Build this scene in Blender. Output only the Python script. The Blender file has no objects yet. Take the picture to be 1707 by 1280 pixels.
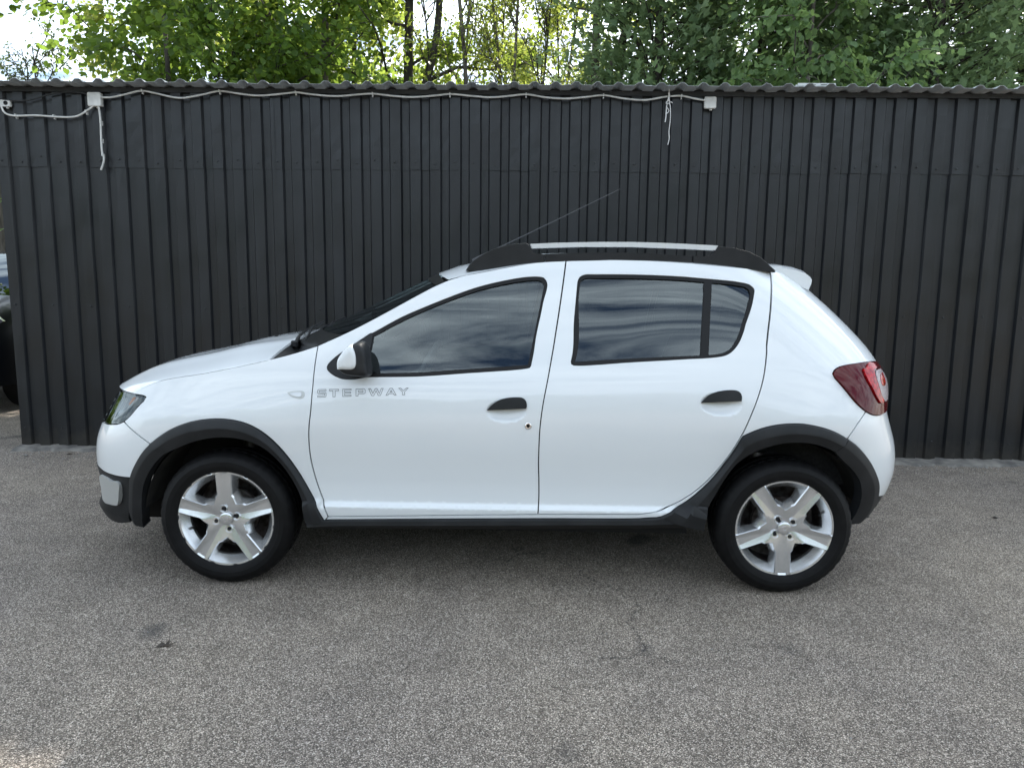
import bpy, math, random
import numpy as np
from mathutils import Vector
from mathutils.geometry import delaunay_2d_cdt

# ------------------------------------------------------------------ camera, sky, sun, exposure
scene = bpy.context.scene
COL = scene.collection
cam_data = bpy.data.cameras.new('camera')
cam = bpy.data.objects.new('camera', cam_data)
COL.objects.link(cam)
YAW, PITCH, ROLL, FPX = .01635, .13677, .01166, 1190.0 / 1707.0
_f = Vector((-math.sin(YAW) * math.cos(PITCH), math.cos(YAW) * math.cos(PITCH), -math.sin(PITCH)))
_r = Vector((math.cos(YAW), math.sin(YAW), 0))
_d = _f.cross(_r)
_r2 = _r * math.cos(ROLL) - _d * math.sin(ROLL)
_d2 = _r * math.sin(ROLL) + _d * math.cos(ROLL)
from mathutils import Matrix
cam.matrix_world = Matrix(((_r2.x, -_d2.x, -_f.x, 0.0844), (_r2.y, -_d2.y, -_f.y, -4.0197), (_r2.z, -_d2.z, -_f.z, 1.4087), (0, 0, 0, 1)))
cam_data.sensor_fit = 'HORIZONTAL'
cam_data.sensor_width = 36.0
cam_data.lens = 36.0 * FPX
cam_data.clip_start = .05
cam_data.clip_end = 1000
scene.camera = cam

SUN_EL, SUN_AZ = math.radians(40), math.radians(25)     # sun beyond the shed, to the right
world = bpy.data.worlds.new('World')
scene.world = world
world.use_nodes = True
wn, wl = world.node_tree.nodes, world.node_tree.links
wn.clear()
wout = wn.new('ShaderNodeOutputWorld'); wbg = wn.new('ShaderNodeBackground')
sky = wn.new('ShaderNodeTexSky'); sky.sky_type = 'NISHITA'; sky.sun_disc = False
sky.sun_elevation = SUN_EL; sky.sun_rotation = SUN_AZ; sky.air_density = 1.0; sky.dust_density = 1.2; sky.ozone_density = 1.6
tc = wn.new('ShaderNodeTexCoord'); sep = wn.new('ShaderNodeSeparateXYZ')
wl.new(tc.outputs['Generated'], sep.inputs[0])
def wmath(op, a, b=None):
    n = wn.new('ShaderNodeMath'); n.operation = op
    for i, v in enumerate((a, b)):
        if v is None: continue
        if hasattr(v, 'links'): wl.new(v, n.inputs[i])
        else: n.inputs[i].default_value = v
    return n.outputs[0]
zz = wmath('ADD', wmath('MAXIMUM', sep.outputs[2], 0.0), .12)
comb = wn.new('ShaderNodeCombineXYZ')
wl.new(wmath('DIVIDE', sep.outputs[0], zz), comb.inputs[0]); wl.new(wmath('DIVIDE', sep.outputs[1], zz), comb.inputs[1])
cmap = wn.new('ShaderNodeMapping'); cmap.inputs['Scale'].default_value = (.45, 2.0, 1.0); cmap.inputs['Location'].default_value = (7.4, 4.3, 0)
wl.new(comb.outputs[0], cmap.inputs[0])
cn = wn.new('ShaderNodeTexNoise'); cn.inputs['Scale'].default_value = 3.0; cn.inputs['Detail'].default_value = 7; cn.inputs['Roughness'].default_value = .6; cn.inputs['Distortion'].default_value = .9
wl.new(cmap.outputs[0], cn.inputs['Vector'])
cr = wn.new('ShaderNodeValToRGB'); cr.color_ramp.elements[0].position = .38; cr.color_ramp.elements[1].position = .66
wl.new(cn.outputs['Fac'], cr.inputs[0])
cmix = wn.new('ShaderNodeMixRGB'); cmix.inputs[2].default_value = (14.6, 16.1, 17.1, 1)
wl.new(wmath('MULTIPLY', cr.outputs[0], .85), cmix.inputs[0]); wl.new(sky.outputs[0], cmix.inputs[1])
wl.new(cmix.outputs[0], wbg.inputs[0]); wbg.inputs[1].default_value = .105
wl.new(wbg.outputs[0], wout.inputs[0])

sun_data = bpy.data.lights.new('sun', 'SUN'); sun_data.energy = 4.6; sun_data.angle = math.radians(.55); sun_data.color = (1, .94, .85)
sun = bpy.data.objects.new('sun', sun_data); COL.objects.link(sun)
_sd = Vector((math.sin(SUN_AZ) * math.cos(SUN_EL), math.cos(SUN_AZ) * math.cos(SUN_EL), math.sin(SUN_EL)))
sun.rotation_euler = _sd.to_track_quat('Z', 'Y').to_euler()
sun.location = _sd * 30

scene.view_settings.view_transform = 'Standard'
scene.view_settings.look = 'None'
scene.view_settings.gamma = 1
scene.view_settings.exposure = 1.06
scene.view_settings.use_curve_mapping = False
scene.cycles.use_denoising = True
scene.cycles.max_bounces = 8
scene.cycles.transparent_max_bounces = 12
scene.cycles.caustics_reflective = False
scene.cycles.caustics_refractive = False

# ------------------------------------------------------------------ materials
def principled(name, color, rough=.5, metal=0., coat=0., spec=.5, **kw):
    m = bpy.data.materials.new(name); m.use_nodes = True
    b = m.node_tree.nodes['Principled BSDF']
    b.inputs['Base Color'].default_value = (*color, 1); b.inputs['Roughness'].default_value = rough
    b.inputs['Metallic'].default_value = metal; b.inputs['Coat Weight'].default_value = coat
    b.inputs['Coat Roughness'].default_value = .02; b.inputs['Specular IOR Level'].default_value = spec
    for k, v in kw.items(): b.inputs[k.replace('_', ' ')].default_value = v
    return m
def nd(m, t, **props):
    n = m.node_tree.nodes.new(t)
    for k, v in props.items(): setattr(n, k, v)
    return n
def lk(m, a, b): m.node_tree.links.new(a, b)
def bsdf(m): return m.node_tree.nodes['Principled BSDF']
def noise(m, scale, detail=4, rough=.5, vec=None, coord='Object', mscale=None):
    n = nd(m, 'ShaderNodeTexNoise'); n.inputs['Scale'].default_value = scale; n.inputs['Detail'].default_value = detail; n.inputs['Roughness'].default_value = rough
    if vec is None:
        t = nd(m, 'ShaderNodeTexCoord'); vec = t.outputs[coord]
    if mscale:
        mp = nd(m, 'ShaderNodeMapping'); mp.inputs['Scale'].default_value = mscale; lk(m, vec, mp.inputs[0]); vec = mp.outputs[0]
    lk(m, vec, n.inputs['Vector']); return n
def ramp(m, fac, stops):
    r = nd(m, 'ShaderNodeValToRGB'); e = r.color_ramp.elements
    while len(e) < len(stops): e.new(.5)
    for i, (p, c) in enumerate(stops):
        e[i].position = p; e[i].color = (*c, 1) if len(c) == 3 else c
    lk(m, fac, r.inputs[0]); return r
def bump(m, height, strength=.3, dist=.01, target=None):
    b = nd(m, 'ShaderNodeBump'); b.inputs['Strength'].default_value = strength; b.inputs['Distance'].default_value = dist
    lk(m, height, b.inputs['Height']); lk(m, b.outputs[0], (target or bsdf(m)).inputs['Normal']); return b
def vary(m, c1, c2, scale, detail=4, lo=.35, hi=.65, mscale=None):
    n = noise(m, scale, detail, mscale=mscale); r = ramp(m, n.outputs['Fac'], [(lo, c1), (hi, c2)]); lk(m, r.outputs[0], bsdf(m).inputs['Base Color']); return n

M = {}
M['paint'] = principled('white_car_paint', (.76, .79, .81), .42, coat=1.0, spec=.35)
vary(M['paint'], (.755, .785, .805), (.765, .795, .815), 1.0, 2)
M['plastic'] = principled('black_textured_plastic', (.016, .017, .019), .5, spec=.32)
n = noise(M['plastic'], 900, 2); bump(M['plastic'], n.outputs['Fac'], .25, .0006)
vary(M['plastic'], (.010, .011, .0125), (.017, .018, .020), 9, 4)
M['seal'] = principled('black_rubber_trim', (.006, .006, .0065), .42, spec=.25)
M['dark'] = principled('black_underbody', (.006, .006, .007), .8)
M['liner'] = principled('dusty_wheel_liner', (.012, .012, .012), .9); vary(M['liner'], (.007, .007, .007), (.03, .028, .025), 14, 5)
M['tyre'] = principled('tyre_rubber', (.011, .011, .012), .6, spec=.22); vary(M['tyre'], (.0035, .0035, .004), (.006, .006, .0066), 25, 5)
M['silver'] = principled('silver_wheel_paint', (.7, .7, .7), .24, metal=.8, coat=.4); vary(M['silver'], (.69, .70, .71), (.75, .76, .77), 20, 4)
M['satin'] = principled('satin_silver_plastic', (.52, .53, .52), .38, metal=.35)
M['barsilver'] = principled('silver_rail', (.72, .74, .76), .25, metal=.15, coat=.5)
M['chrome'] = principled('chrome', (.8, .8, .8), .08, metal=1.)
M['steel'] = principled('brake_steel', (.10, .09, .085), .5, metal=.8); vary(M['steel'], (.05, .035, .03), (.16, .15, .145), 30, 4)
M['interior'] = principled('dark_trim_fabric', (.025, .025, .028), .8); vary(M['interior'], (.018, .018, .02), (.035, .035, .038), 60, 3)
M['dash'] = principled('dashboard_plastic', (.1, .1, .1), .45); vary(M['dash'], (.09, .09, .095), (.12, .12, .125), 30, 3)
M['grey_text'] = principled('grey_sticker', (.09, .095, .10), .4)
M['amber'] = principled('amber_bulb', (.55, .16, .02), .3)
M['red_dark'] = principled('smoked_red_lens', (.085, .0015, .003), .06, spec=.32)
M['red'] = principled('red_reflector', (.55, .012, .018), .12, spec=.4); n = noise(M['red'], 60, 2); ramp_ = ramp(M['red'], n.outputs['Fac'], [(.4, (.22, .003, .005)), (.6, (.52, .010, .014))]); lk(M['red'], ramp_.outputs[0], bsdf(M['red']).inputs['Base Color'])
M['lens_white'] = principled('clear_ribbed_lens', (.36, .30, .31), .15, spec=.5); n = noise(M['lens_white'], 1, 0, mscale=(20, 20, 500)); bump(M['lens_white'], n.outputs['Fac'], .5, .003)

def glass_mat(name, tint, ior=1.6):
    m = bpy.data.materials.new(name); m.use_nodes = True; nt = m.node_tree; nt.nodes.clear()
    o = nt.nodes.new('ShaderNodeOutputMaterial'); mx = nt.nodes.new('ShaderNodeMixShader'); fr = nt.nodes.new('ShaderNodeFresnel'); fr.inputs[0].default_value = ior
    t = nt.nodes.new('ShaderNodeBsdfTransparent'); t.inputs[0].default_value = (*tint, 1)
    g = nt.nodes.new('ShaderNodeBsdfGlossy'); g.inputs['Roughness'].default_value = .0; g.inputs[0].default_value = (.90, .98, 1, 1)
    nt.links.new(fr.outputs[0], mx.inputs[0]); nt.links.new(t.outputs[0], mx.inputs[1]); nt.links.new(g.outputs[0], mx.inputs[2]); nt.links.new(mx.outputs[0], o.inputs[0])
    return m
M['glass'] = glass_mat('tinted_window_glass', (.70, .76, .75), 1.9)
M['glass_rear'] = glass_mat('dark_window_glass', (.36, .40, .41), 1.95)
M['lens'] = glass_mat('clear_lamp_lens', (.93, .94, .94), 1.5)
M['screen'] = glass_mat('windscreen_glass', (.32, .36, .34), 1.6)

# asphalt
m = principled('worn_asphalt', (.1, .1, .1), .82, spec=.35); M['asphalt'] = m
t = nd(m, 'ShaderNodeTexCoord')
v1 = nd(m, 'ShaderNodeTexVoronoi'); v1.inputs['Scale'].default_value = 290; lk(m, t.outputs['Object'], v1.inputs['Vector'])
sepc = nd(m, 'ShaderNodeSeparateColor'); lk(m, v1.outputs['Color'], sepc.inputs[0])
stone = ramp(m, sepc.outputs[0], [(0, (.080, .068, .056)), (.38, (.218, .186, .155)), (.70, (.395, .338, .282)), (.90, (.70, .61, .515)), (1, (.95, .86, .76))])
big = noise(m, .55, 6, .6, t.outputs['Object']); mid = noise(m, 5.0, 5, .6, t.outputs['Object'])
bigr = ramp(m, big.outputs['Fac'], [(.32, (.86, .86, .88)), (.68, (1.14, 1.12, 1.07))])
midr = ramp(m, mid.outputs['Fac'], [(.3, (.85, .85, .85)), (.7, (1.15, 1.15, 1.15))])
mu1 = nd(m, 'ShaderNodeMixRGB', blend_type='MULTIPLY'); mu1.inputs[0].default_value = 1; lk(m, stone.outputs[0], mu1.inputs[1]); lk(m, bigr.outputs[0], mu1.inputs[2])
mu2 = nd(m, 'ShaderNodeMixRGB', blend_type='MULTIPLY'); mu2.inputs[0].default_value = 1; lk(m, mu1.outputs[0], mu2.inputs[1]); lk(m, midr.outputs[0], mu2.inputs[2])
# binder between the stones, cracks, oil spots
v2 = nd(m, 'ShaderNodeTexVoronoi', feature='DISTANCE_TO_EDGE'); v2.inputs['Scale'].default_value = 290; lk(m, t.outputs['Object'], v2.inputs['Vector'])
edge = ramp(m, v2.outputs['Distance'], [(.0, (.45, .45, .46)), (.16, (1, 1, 1))])
mu3 = nd(m, 'ShaderNodeMixRGB', blend_type='MULTIPLY'); mu3.inputs[0].default_value = 1; lk(m, mu2.outputs[0], mu3.inputs[1]); lk(m, edge.outputs[0], mu3.inputs[2])
wob = noise(m, 3.0, 5, .7, t.outputs['Object'])
wadd = nd(m, 'ShaderNodeMixRGB', blend_type='ADD'); wadd.inputs[0].default_value = .35; lk(m, t.outputs['Object'], wadd.inputs[1]); lk(m, wob.outputs['Color'], wadd.inputs[2])
v3 = nd(m, 'ShaderNodeTexVoronoi', feature='DISTANCE_TO_EDGE'); v3.inputs['Scale'].default_value = .95; lk(m, wadd.outputs[0], v3.inputs['Vector'])
crk = ramp(m, v3.outputs['Distance'], [(.0, (1, 1, 1)), (.006, (0, 0, 0))])
cmask = noise(m, .45, 3, .5, t.outputs['Object']); cmr = ramp(m, cmask.outputs['Fac'], [(.575, (0, 0, 0)), (.65, (.9, .9, .9))])
cm = nd(m, 'ShaderNodeMath', operation='MULTIPLY'); lk(m, crk.outputs[0], cm.inputs[0]); lk(m, cmr.outputs[0], cm.inputs[1])
mu4 = nd(m, 'ShaderNodeMixRGB'); mu4.inputs[2].default_value = (.022, .022, .023, 1); lk(m, cm.outputs[0], mu4.inputs[0]); lk(m, mu3.outputs[0], mu4.inputs[1])
spot = noise(m, 1.9, 2, .4, t.outputs['Object']); spr = ramp(m, spot.outputs['Fac'], [(.69, (0, 0, 0)), (.74, (.6, .6, .6))])
mu5 = nd(m, 'ShaderNodeMixRGB'); mu5.inputs[2].default_value = (.04, .04, .042, 1); lk(m, spr.outputs[0], mu5.inputs[0]); lk(m, mu4.outputs[0], mu5.inputs[1])
lk(m, mu5.outputs[0], bsdf(m).inputs['Base Color'])
hsum = nd(m, 'ShaderNodeMath', operation='SUBTRACT'); lk(m, edge.outputs[0], hsum.inputs[0]); lk(m, cm.outputs[0], hsum.inputs[1])
hs2 = nd(m, 'ShaderNodeMath', operation='ADD'); lk(m, hsum.outputs[0], hs2.inputs[0]); lk(m, sepc.outputs[1], hs2.inputs[1])
bump(m, hs2.outputs[0], .8, .0035)

def sheet_mat(name, c1, c2, rough):
    m = principled(name, c1, rough, spec=.5)
    vary(m, c1, c2, 1.0, 6, .3, .7, mscale=(7, 7, .35))
    n = noise(m, 1.0, 3, .6, mscale=(160, 160, .4)); bump(m, n.outputs['Fac'], .18, .003)
    r = noise(m, 3, 4); rr = ramp(m, r.outputs['Fac'], [(.3, (rough - .08,) * 3), (.7, (rough + .12,) * 3)]); lk(m, rr.outputs[0], bsdf(m).inputs['Roughness'])
    return m
M['sheet'] = sheet_mat('anthracite_painted_sheet', (.006, .007, .009), (.012, .0135, .0165), .38)
m = M['sheet']; bc = bsdf(m).inputs['Base Color']; src = bc.links[0].from_socket
tcn = nd(m, 'ShaderNodeTexCoord'); sp_ = nd(m, 'ShaderNodeSeparateXYZ'); lk(m, tcn.outputs['Object'], sp_.inputs[0])
dn = noise(m, 14, 6, .7); hz_ = nd(m, 'ShaderNodeMath', operation='MULTIPLY_ADD'); hz_.inputs[1].default_value = -2.6; hz_.inputs[2].default_value = .62; lk(m, sp_.outputs[2], hz_.inputs[0])
ad = nd(m, 'ShaderNodeMath', operation='ADD'); lk(m, hz_.outputs[0], ad.inputs[0]); lk(m, dn.outputs['Fac'], ad.inputs[1])
dr_ = ramp(m, ad.outputs[0], [(.62, (0, 0, 0)), (1.0, (.45, .45, .45))])
mxd = nd(m, 'ShaderNodeMixRGB'); mxd.inputs[2].default_value = (.055, .048, .040, 1); lk(m, dr_.outputs[0], mxd.inputs[0]); lk(m, src, mxd.inputs[1])
st = noise(m, 1, 5, .65, mscale=(26, 26, .5)); str_ = ramp(m, st.outputs['Fac'], [(.60, (0, 0, 0)), (.78, (.5, .5, .5))])
mxs = nd(m, 'ShaderNodeMixRGB'); mxs.inputs[2].default_value = (.040, .043, .047, 1); lk(m, str_.outputs[0], mxs.inputs[0]); lk(m, mxd.outputs[0], mxs.inputs[1]); lk(m, mxs.outputs[0], bc)
M['roofsheet'] = sheet_mat('grey_roof_sheet', (.40, .435, .45), (.50, .535, .55), .5)
M['beam'] = principled('black_eave_beam', (.014, .015, .017), .6); vary(M['beam'], (.012, .014, .016), (.028, .030, .033), 6, 4)
M['pvc'] = principled('white_pvc', (.62, .62, .60), .4); vary(M['pvc'], (.52, .52, .50), (.68, .68, .66), 14, 4)
M['twine'] = principled('white_twine', (.70, .70, .70), .7); vary(M['twine'], (.6, .6, .6), (.75, .75, .75), 200, 2)
M['concrete'] = principled('dusty_concrete', (.2, .19, .175), .9); vary(M['concrete'], (.10, .095, .09), (.24, .225, .20), 9, 7); n = noise(M['concrete'], 80, 5); bump(M['concrete'], n.outputs['Fac'], .6, .006)
M['pebble'] = principled('pale_stone', (.3, .29, .27), .8); vary(M['pebble'], (.12, .115, .11), (.40, .39, .37), 30, 3)
M['dryleaf'] = principled('dark_dry_leaf', (.03, .022, .017), .6); vary(M['dryleaf'], (.02, .015, .012), (.05, .035, .022), 50, 3)
M['bark'] = principled('grey_brown_bark', (.10, .085, .07), .9); vary(M['bark'], (.05, .043, .036), (.17, .15, .125), 5, 6, mscale=(3, 3, .6)); n = noise(M['bark'], 24, 5, mscale=(2, 2, .4)); bump(M['bark'], n.outputs['Fac'], .8, .02)
M['bark_dark'] = principled('dark_bark', (.04, .034, .03), .9); vary(M['bark_dark'], (.025, .021, .018), (.07, .06, .05), 6, 6, mscale=(3, 3, .6))
M['black_paint'] = principled('black_car_paint', (.004, .005, .008), .35, coat=.25, spec=.3)

def leaf_mat(name, c1, c2, tr):
    m = bpy.data.materials.new(name); m.use_nodes = True; nt = m.node_tree; nt.nodes.clear()
    o = nt.nodes.new('ShaderNodeOutputMaterial'); d = nt.nodes.new('ShaderNodeBsdfPrincipled'); d.inputs['Roughness'].default_value = .45; d.inputs['Specular IOR Level'].default_value = .35
    t = nt.nodes.new('ShaderNodeBsdfTranslucent'); mx = nt.nodes.new('ShaderNodeMixShader'); mx.inputs[0].default_value = .5
    g = nt.nodes.new('ShaderNodeNewGeometry'); r = nt.nodes.new('ShaderNodeValToRGB')
    r.color_ramp.elements[0].color = (*c1, 1); r.color_ramp.elements[1].color = (*c2, 1)
    nt.links.new(g.outputs['Random Per Island'], r.inputs[0]); nt.links.new(r.outputs[0], d.inputs['Base Color'])
    r2 = nt.nodes.new('ShaderNodeValToRGB'); r2.color_ramp.elements[0].color = (*[x * .7 for x in tr], 1); r2.color_ramp.elements[1].color = (*tr, 1)
    nt.links.new(g.outputs['Random Per Island'], r2.inputs[0]); nt.links.new(r2.outputs[0], t.inputs[0])
    nt.links.new(d.outputs[0], mx.inputs[1]); nt.links.new(t.outputs[0], mx.inputs[2]); nt.links.new(mx.outputs[0], o.inputs[0])
    return m
M['leaf_maple'] = leaf_mat('maple_leaves', (.030, .065, .018), (.060, .115, .028), (.32, .48, .07))
M['leaf_linden'] = leaf_mat('linden_leaves', (.045, .10, .022), (.085, .16, .035), (.48, .62, .10))
M['leaf_pale'] = leaf_mat('pale_linden_leaves', (.10, .18, .075), (.19, .28, .12), (.36, .50, .15))
M['leaf_thicket'] = leaf_mat('thicket_leaves', (.05, .09, .022), (.09, .15, .035), (.52, .60, .11))
M['leaf_conifer'] = leaf_mat('conifer_sprays', (.11, .18, .09), (.21, .29, .15), (.26, .36, .15))  # greens lightened to put the veiling flare haze into the colour
M['leaf_olive'] = leaf_mat('small_olive_leaves', (.05, .075, .03), (.09, .11, .045), (.22, .28, .08))

# ------------------------------------------------------------------ helpers
def tag(o, label=None, cat=None, group=None, kind=None):
    for k, v in (('label', label), ('category', cat), ('group', group), ('kind', kind)):
        if v: o[k] = v
    return o
def empty(name, loc=(0, 0, 0), parent=None):
    o = bpy.data.objects.new(name, None); COL.objects.link(o); o.location = loc; o.empty_display_size = .2
    if parent: o.parent = parent
    return o
def mesh_obj(name, V, F, mat, parent=None, smooth=True, normals=None, matidx=None, loc=None):
    me = bpy.data.meshes.new(name)
    me.from_pydata([tuple(map(float, v)) for v in V], [], [tuple(int(i) for i in f) for f in F])
    for mm in (mat if isinstance(mat, (list, tuple)) else [mat]): me.materials.append(mm)
    if matidx is not None: me.polygons.foreach_set('material_index', np.asarray(matidx, dtype=np.int32))
    me.polygons.foreach_set('use_smooth', np.full(len(me.polygons), bool(smooth)))
    me.update()
    if normals is not None: me.normals_split_custom_set_from_vertices([tuple(map(float, v)) for v in normals])
    o = bpy.data.objects.new(name, me); COL.objects.link(o)
    if parent: o.parent = parent
    if loc is not None: o.location = loc
    return o
class MB:
    """collects verts and faces for one mesh"""
    def __init__(s): s.V = []; s.F = []; s.I = []
    def add(s, V, F, mi=0):
        b = len(s.V); s.V += [tuple(v) for v in V]; s.F += [tuple(i + b for i in f) for f in F]; s.I += [mi] * len(F)
    def box(s, a, b, mi=0):
        (x0, y0, z0), (x1, y1, z1) = a, b
        s.add([(x0, y0, z0), (x1, y0, z0), (x1, y1, z0), (x0, y1, z0), (x0, y0, z1), (x1, y0, z1), (x1, y1, z1), (x0, y1, z1)],
              [(0, 3, 2, 1), (4, 5, 6, 7), (0, 1, 5, 4), (1, 2, 6, 5), (2, 3, 7, 6), (3, 0, 4, 7)], mi)
    def rbox(s, a, b, r, mi=0, n=3):
        """box with rounded vertical (y-axis extruded) outline and softened ends"""
        (x0, y0, z0), (x1, y1, z1) = a, b; out = []
        for cx, cz, a0 in ((x1 - r, z1 - r, 0), (x0 + r, z1 - r, 90), (x0 + r, z0 + r, 180), (x1 - r, z0 + r, 270)):
            for k in range(n + 1):
                t = math.radians(a0 + 90 * k / n); out.append((cx + r * math.cos(t), cz + r * math.sin(t)))
        s.prism(out, y0, y1, min(r, abs(y1 - y0)) * .4, mi)
    def prism(s, out, y0, y1, bev=0., mi=0):
        """extrude an xz outline along y with chamfered ends"""
        c = np.mean(out, axis=0); out = np.array(out); n = len(out); sc = lambda k: c + (out - c) * k
        ext = max(np.ptp(out[:, 0]), np.ptp(out[:, 1])) or 1; k = 1 - 2 * bev / ext; sg = 1 if y1 > y0 else -1
        rings = [(y0, k), (y0 + sg * bev, 1), (y1 - sg * bev, 1), (y1, k)] if bev else [(y0, 1), (y1, 1)]
        V = []; F = []
        for y, kk in rings: V += [(p[0], y, p[1]) for p in sc(kk)]
        for r in range(len(rings) - 1):
            for i in range(n):
                j = (i + 1) % n; F.append((r * n + i, r * n + j, (r + 1) * n + j, (r + 1) * n + i))
        F.append(tuple(range(n))); F.append(tuple(reversed(range((len(rings) - 1) * n, len(rings) * n))))
        s.add(V, F, mi)
    def tube(s, P, R, n=8, mi=0, cap=True):
        P = np.asarray(P, float); R = np.broadcast_to(np.asarray(R, float), (len(P),)); T = np.gradient(P, axis=0); T /= np.linalg.norm(T, axis=1, keepdims=True) + 1e-9
        up = np.array([0, 0, 1.]) if abs(T[0][2]) < .9 else np.array([1., 0, 0]); V = []; F = []
        a = np.linspace(0, 2 * np.pi, n, endpoint=False)
        for p, t, r in zip(P, T, R):
            u = np.cross(up, t); u /= np.linalg.norm(u) + 1e-9; w = np.cross(t, u); up = w
            V += list(p + r * (np.cos(a)[:, None] * u + np.sin(a)[:, None] * w))
        for i in range(len(P) - 1):
            for k in range(n):
                j = (k + 1) % n; F.append((i * n + k, i * n + j, (i + 1) * n + j, (i + 1) * n + k))
        if cap: F.append(tuple(reversed(range(n)))); F.append(tuple(range((len(P) - 1) * n, len(P) * n)))
        s.add(V, F, mi)
    def lathe(s, prof, c=(0, 0, 0), n=48, axis='y', mi=0, closed=False):
        """prof: (radius, offset along axis)"""
        a = np.linspace(0, 2 * np.pi, n, endpoint=False); V = []; F = []
        for r, h in prof:
            for t in a:
                u, w = r * math.cos(t), r * math.sin(t)
                V.append((c[0] + u, c[1] + h, c[2] + w) if axis == 'y' else (c[0] + u, c[1] + w, c[2] + h))
        for i in range(len(prof) - 1):
            for k in range(n):
                j = (k + 1) % n; F.append((i * n + k, i * n + j, (i + 1) * n + j, (i + 1) * n + k))
        s.add(V, F, mi)
    def build(s, name, mat, parent=None, smooth=True, loc=None, normals=None):
        o = mesh_obj(name, s.V, s.F, mat, parent, smooth, normals, s.I, loc)
        return o
def fix_normals(o, angle=35):
    import bmesh
    b = bmesh.new(); b.from_mesh(o.data); bmesh.ops.recalc_face_normals(b, faces=b.faces)
    for e in b.edges:
        if len(e.link_faces) == 2 and e.calc_face_angle(0) > math.radians(angle): e.smooth = False
    b.to_mesh(o.data); b.free(); return o
def spline(P, step=.02, closed=False):
    """Catmull-Rom through P, resampled"""
    P = np.asarray(P, float)
    if len(P) < 3: Q = P
    else:
        A = np.vstack([2 * P[0] - P[1], P, 2 * P[-1] - P[-2]]); Q = []
        for i in range(1, len(A) - 2):
            p0, p1, p2, p3 = A[i - 1:i + 3]; d = lambda a, b: max(np.linalg.norm(b - a) ** .5, 1e-4)
            t0 = 0; t1 = d(p0, p1); t2 = t1 + d(p1, p2); t3 = t2 + d(p2, p3)
            for t in np.linspace(t1, t2, 9)[:-1]:
                a1 = (t1 - t) / (t1 - t0) * p0 + (t - t0) / (t1 - t0) * p1; a2 = (t2 - t) / (t2 - t1) * p1 + (t - t1) / (t2 - t1) * p2; a3 = (t3 - t) / (t3 - t2) * p2 + (t - t2) / (t3 - t2) * p3
                b1 = (t2 - t) / (t2 - t0) * a1 + (t - t0) / (t2 - t0) * a2; b2 = (t3 - t) / (t3 - t1) * a2 + (t - t1) / (t3 - t1) * a3
                Q.append((t2 - t) / (t2 - t1) * b1 + (t - t1) / (t2 - t1) * b2)
        Q.append(P[-1]); Q = np.array(Q)
    L = np.concatenate([[0], np.cumsum(np.linalg.norm(np.diff(Q, axis=0), axis=1))]); n = max(2, int(round(L[-1] / step)) + 1)
    u = np.linspace(0, L[-1], n); return np.stack([np.interp(u, L, Q[:, k]) for k in range(Q.shape[1])], 1)
def resample(P, n):
    Q = spline(P, .005); L = np.concatenate([[0], np.cumsum(np.linalg.norm(np.diff(Q, axis=0), axis=1))]); u = np.linspace(0, L[-1], n)
    return np.stack([np.interp(u, L, Q[:, k]) for k in range(Q.shape[1])], 1)
def join_runs(runs, step=.02):
    out = []
    for r in runs:
        q = spline(r, step)
        out += list(q[:-1])
    return np.array(out)
def inside(P, poly):
    P = np.asarray(P); x, y = P[:, 0], P[:, 1]; r = np.zeros(len(P), bool); n = len(poly)
    for i in range(n):
        (x0, y0), (x1, y1) = poly[i], poly[(i + 1) % n]
        c = ((y0 > y) != (y1 > y))
        with np.errstate(divide='ignore', invalid='ignore'):
            r ^= c & (x < (x1 - x0) * (y - y0) / (y1 - y0 + 1e-15) + x0)
    return r
def area2(p): return .5 * np.sum(p[:, 0] * np.roll(p[:, 1], -1) - np.roll(p[:, 0], -1) * p[:, 1])
def inset(p, d):
    if area2(p) < 0: p = p[::-1]
    e = np.roll(p, -1, 0) - p; e /= np.linalg.norm(e, axis=1, keepdims=True) + 1e-12; nrm = np.stack([-e[:, 1], e[:, 0]], 1)
    v = nrm + np.roll(nrm, 1, 0); v /= np.linalg.norm(v, axis=1, keepdims=True) + 1e-9
    k = np.clip((v * nrm).sum(1, keepdims=True), .45, 1); return p + v * d / k

# ------------------------------------------------------------------ flank surface of the white car
def smooth(a,b,x):
    t=np.clip((x-a)/(b-a),0,1); return t*t*(3-2*t)
def pchip(xk,yk,x):
    xk=np.asarray(xk,float); yk=np.asarray(yk,float); h=np.diff(xk); d=np.diff(yk)/h
    m=np.zeros_like(yk); m[0]=d[0]; m[-1]=d[-1]
    for i in range(1,len(xk)-1):
        if d[i-1]*d[i]>0:
            w1=2*h[i]+h[i-1]; w2=h[i]+2*h[i-1]; m[i]=(w1+w2)/(w1/d[i-1]+w2/d[i])
    x=np.clip(x,xk[0],xk[-1]); i=np.clip(np.searchsorted(xk,x)-1,0,len(xk)-2)
    t=(x-xk[i])/h[i]; t2=t*t; t3=t2*t
    return (2*t3-3*t2+1)*yk[i]+(t3-2*t2+t)*h[i]*m[i]+(-2*t3+3*t2)*yk[i+1]+(t3-t2)*h[i]*m[i+1]
def soft(xk,yk,x):
    return sum(w*pchip(xk,yk,x+d) for w,d in ((1/9,-.05),(2/9,-.025),(3/9,0),(2/9,.025),(1/9,.05)))
ZF=[.15,.22,.28,.34,.42,.50,.58,.66,.72,.78,.84,.95]
XF=[-2.03,-2.098,-2.142,-2.15,-2.146,-2.15,-2.147,-2.129,-2.10,-2.067,-2.03,-2.0]
ZR=[.15,.25,.35,.45,.55,.65,.75,.85,.92,1.0,1.1,1.2,1.3,1.4,1.5,1.6]
XR=[1.80,1.87,1.92,1.962,1.983,1.975,1.944,1.912,1.905,1.895,1.847,1.763,1.665,1.554,1.44,1.33]
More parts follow.
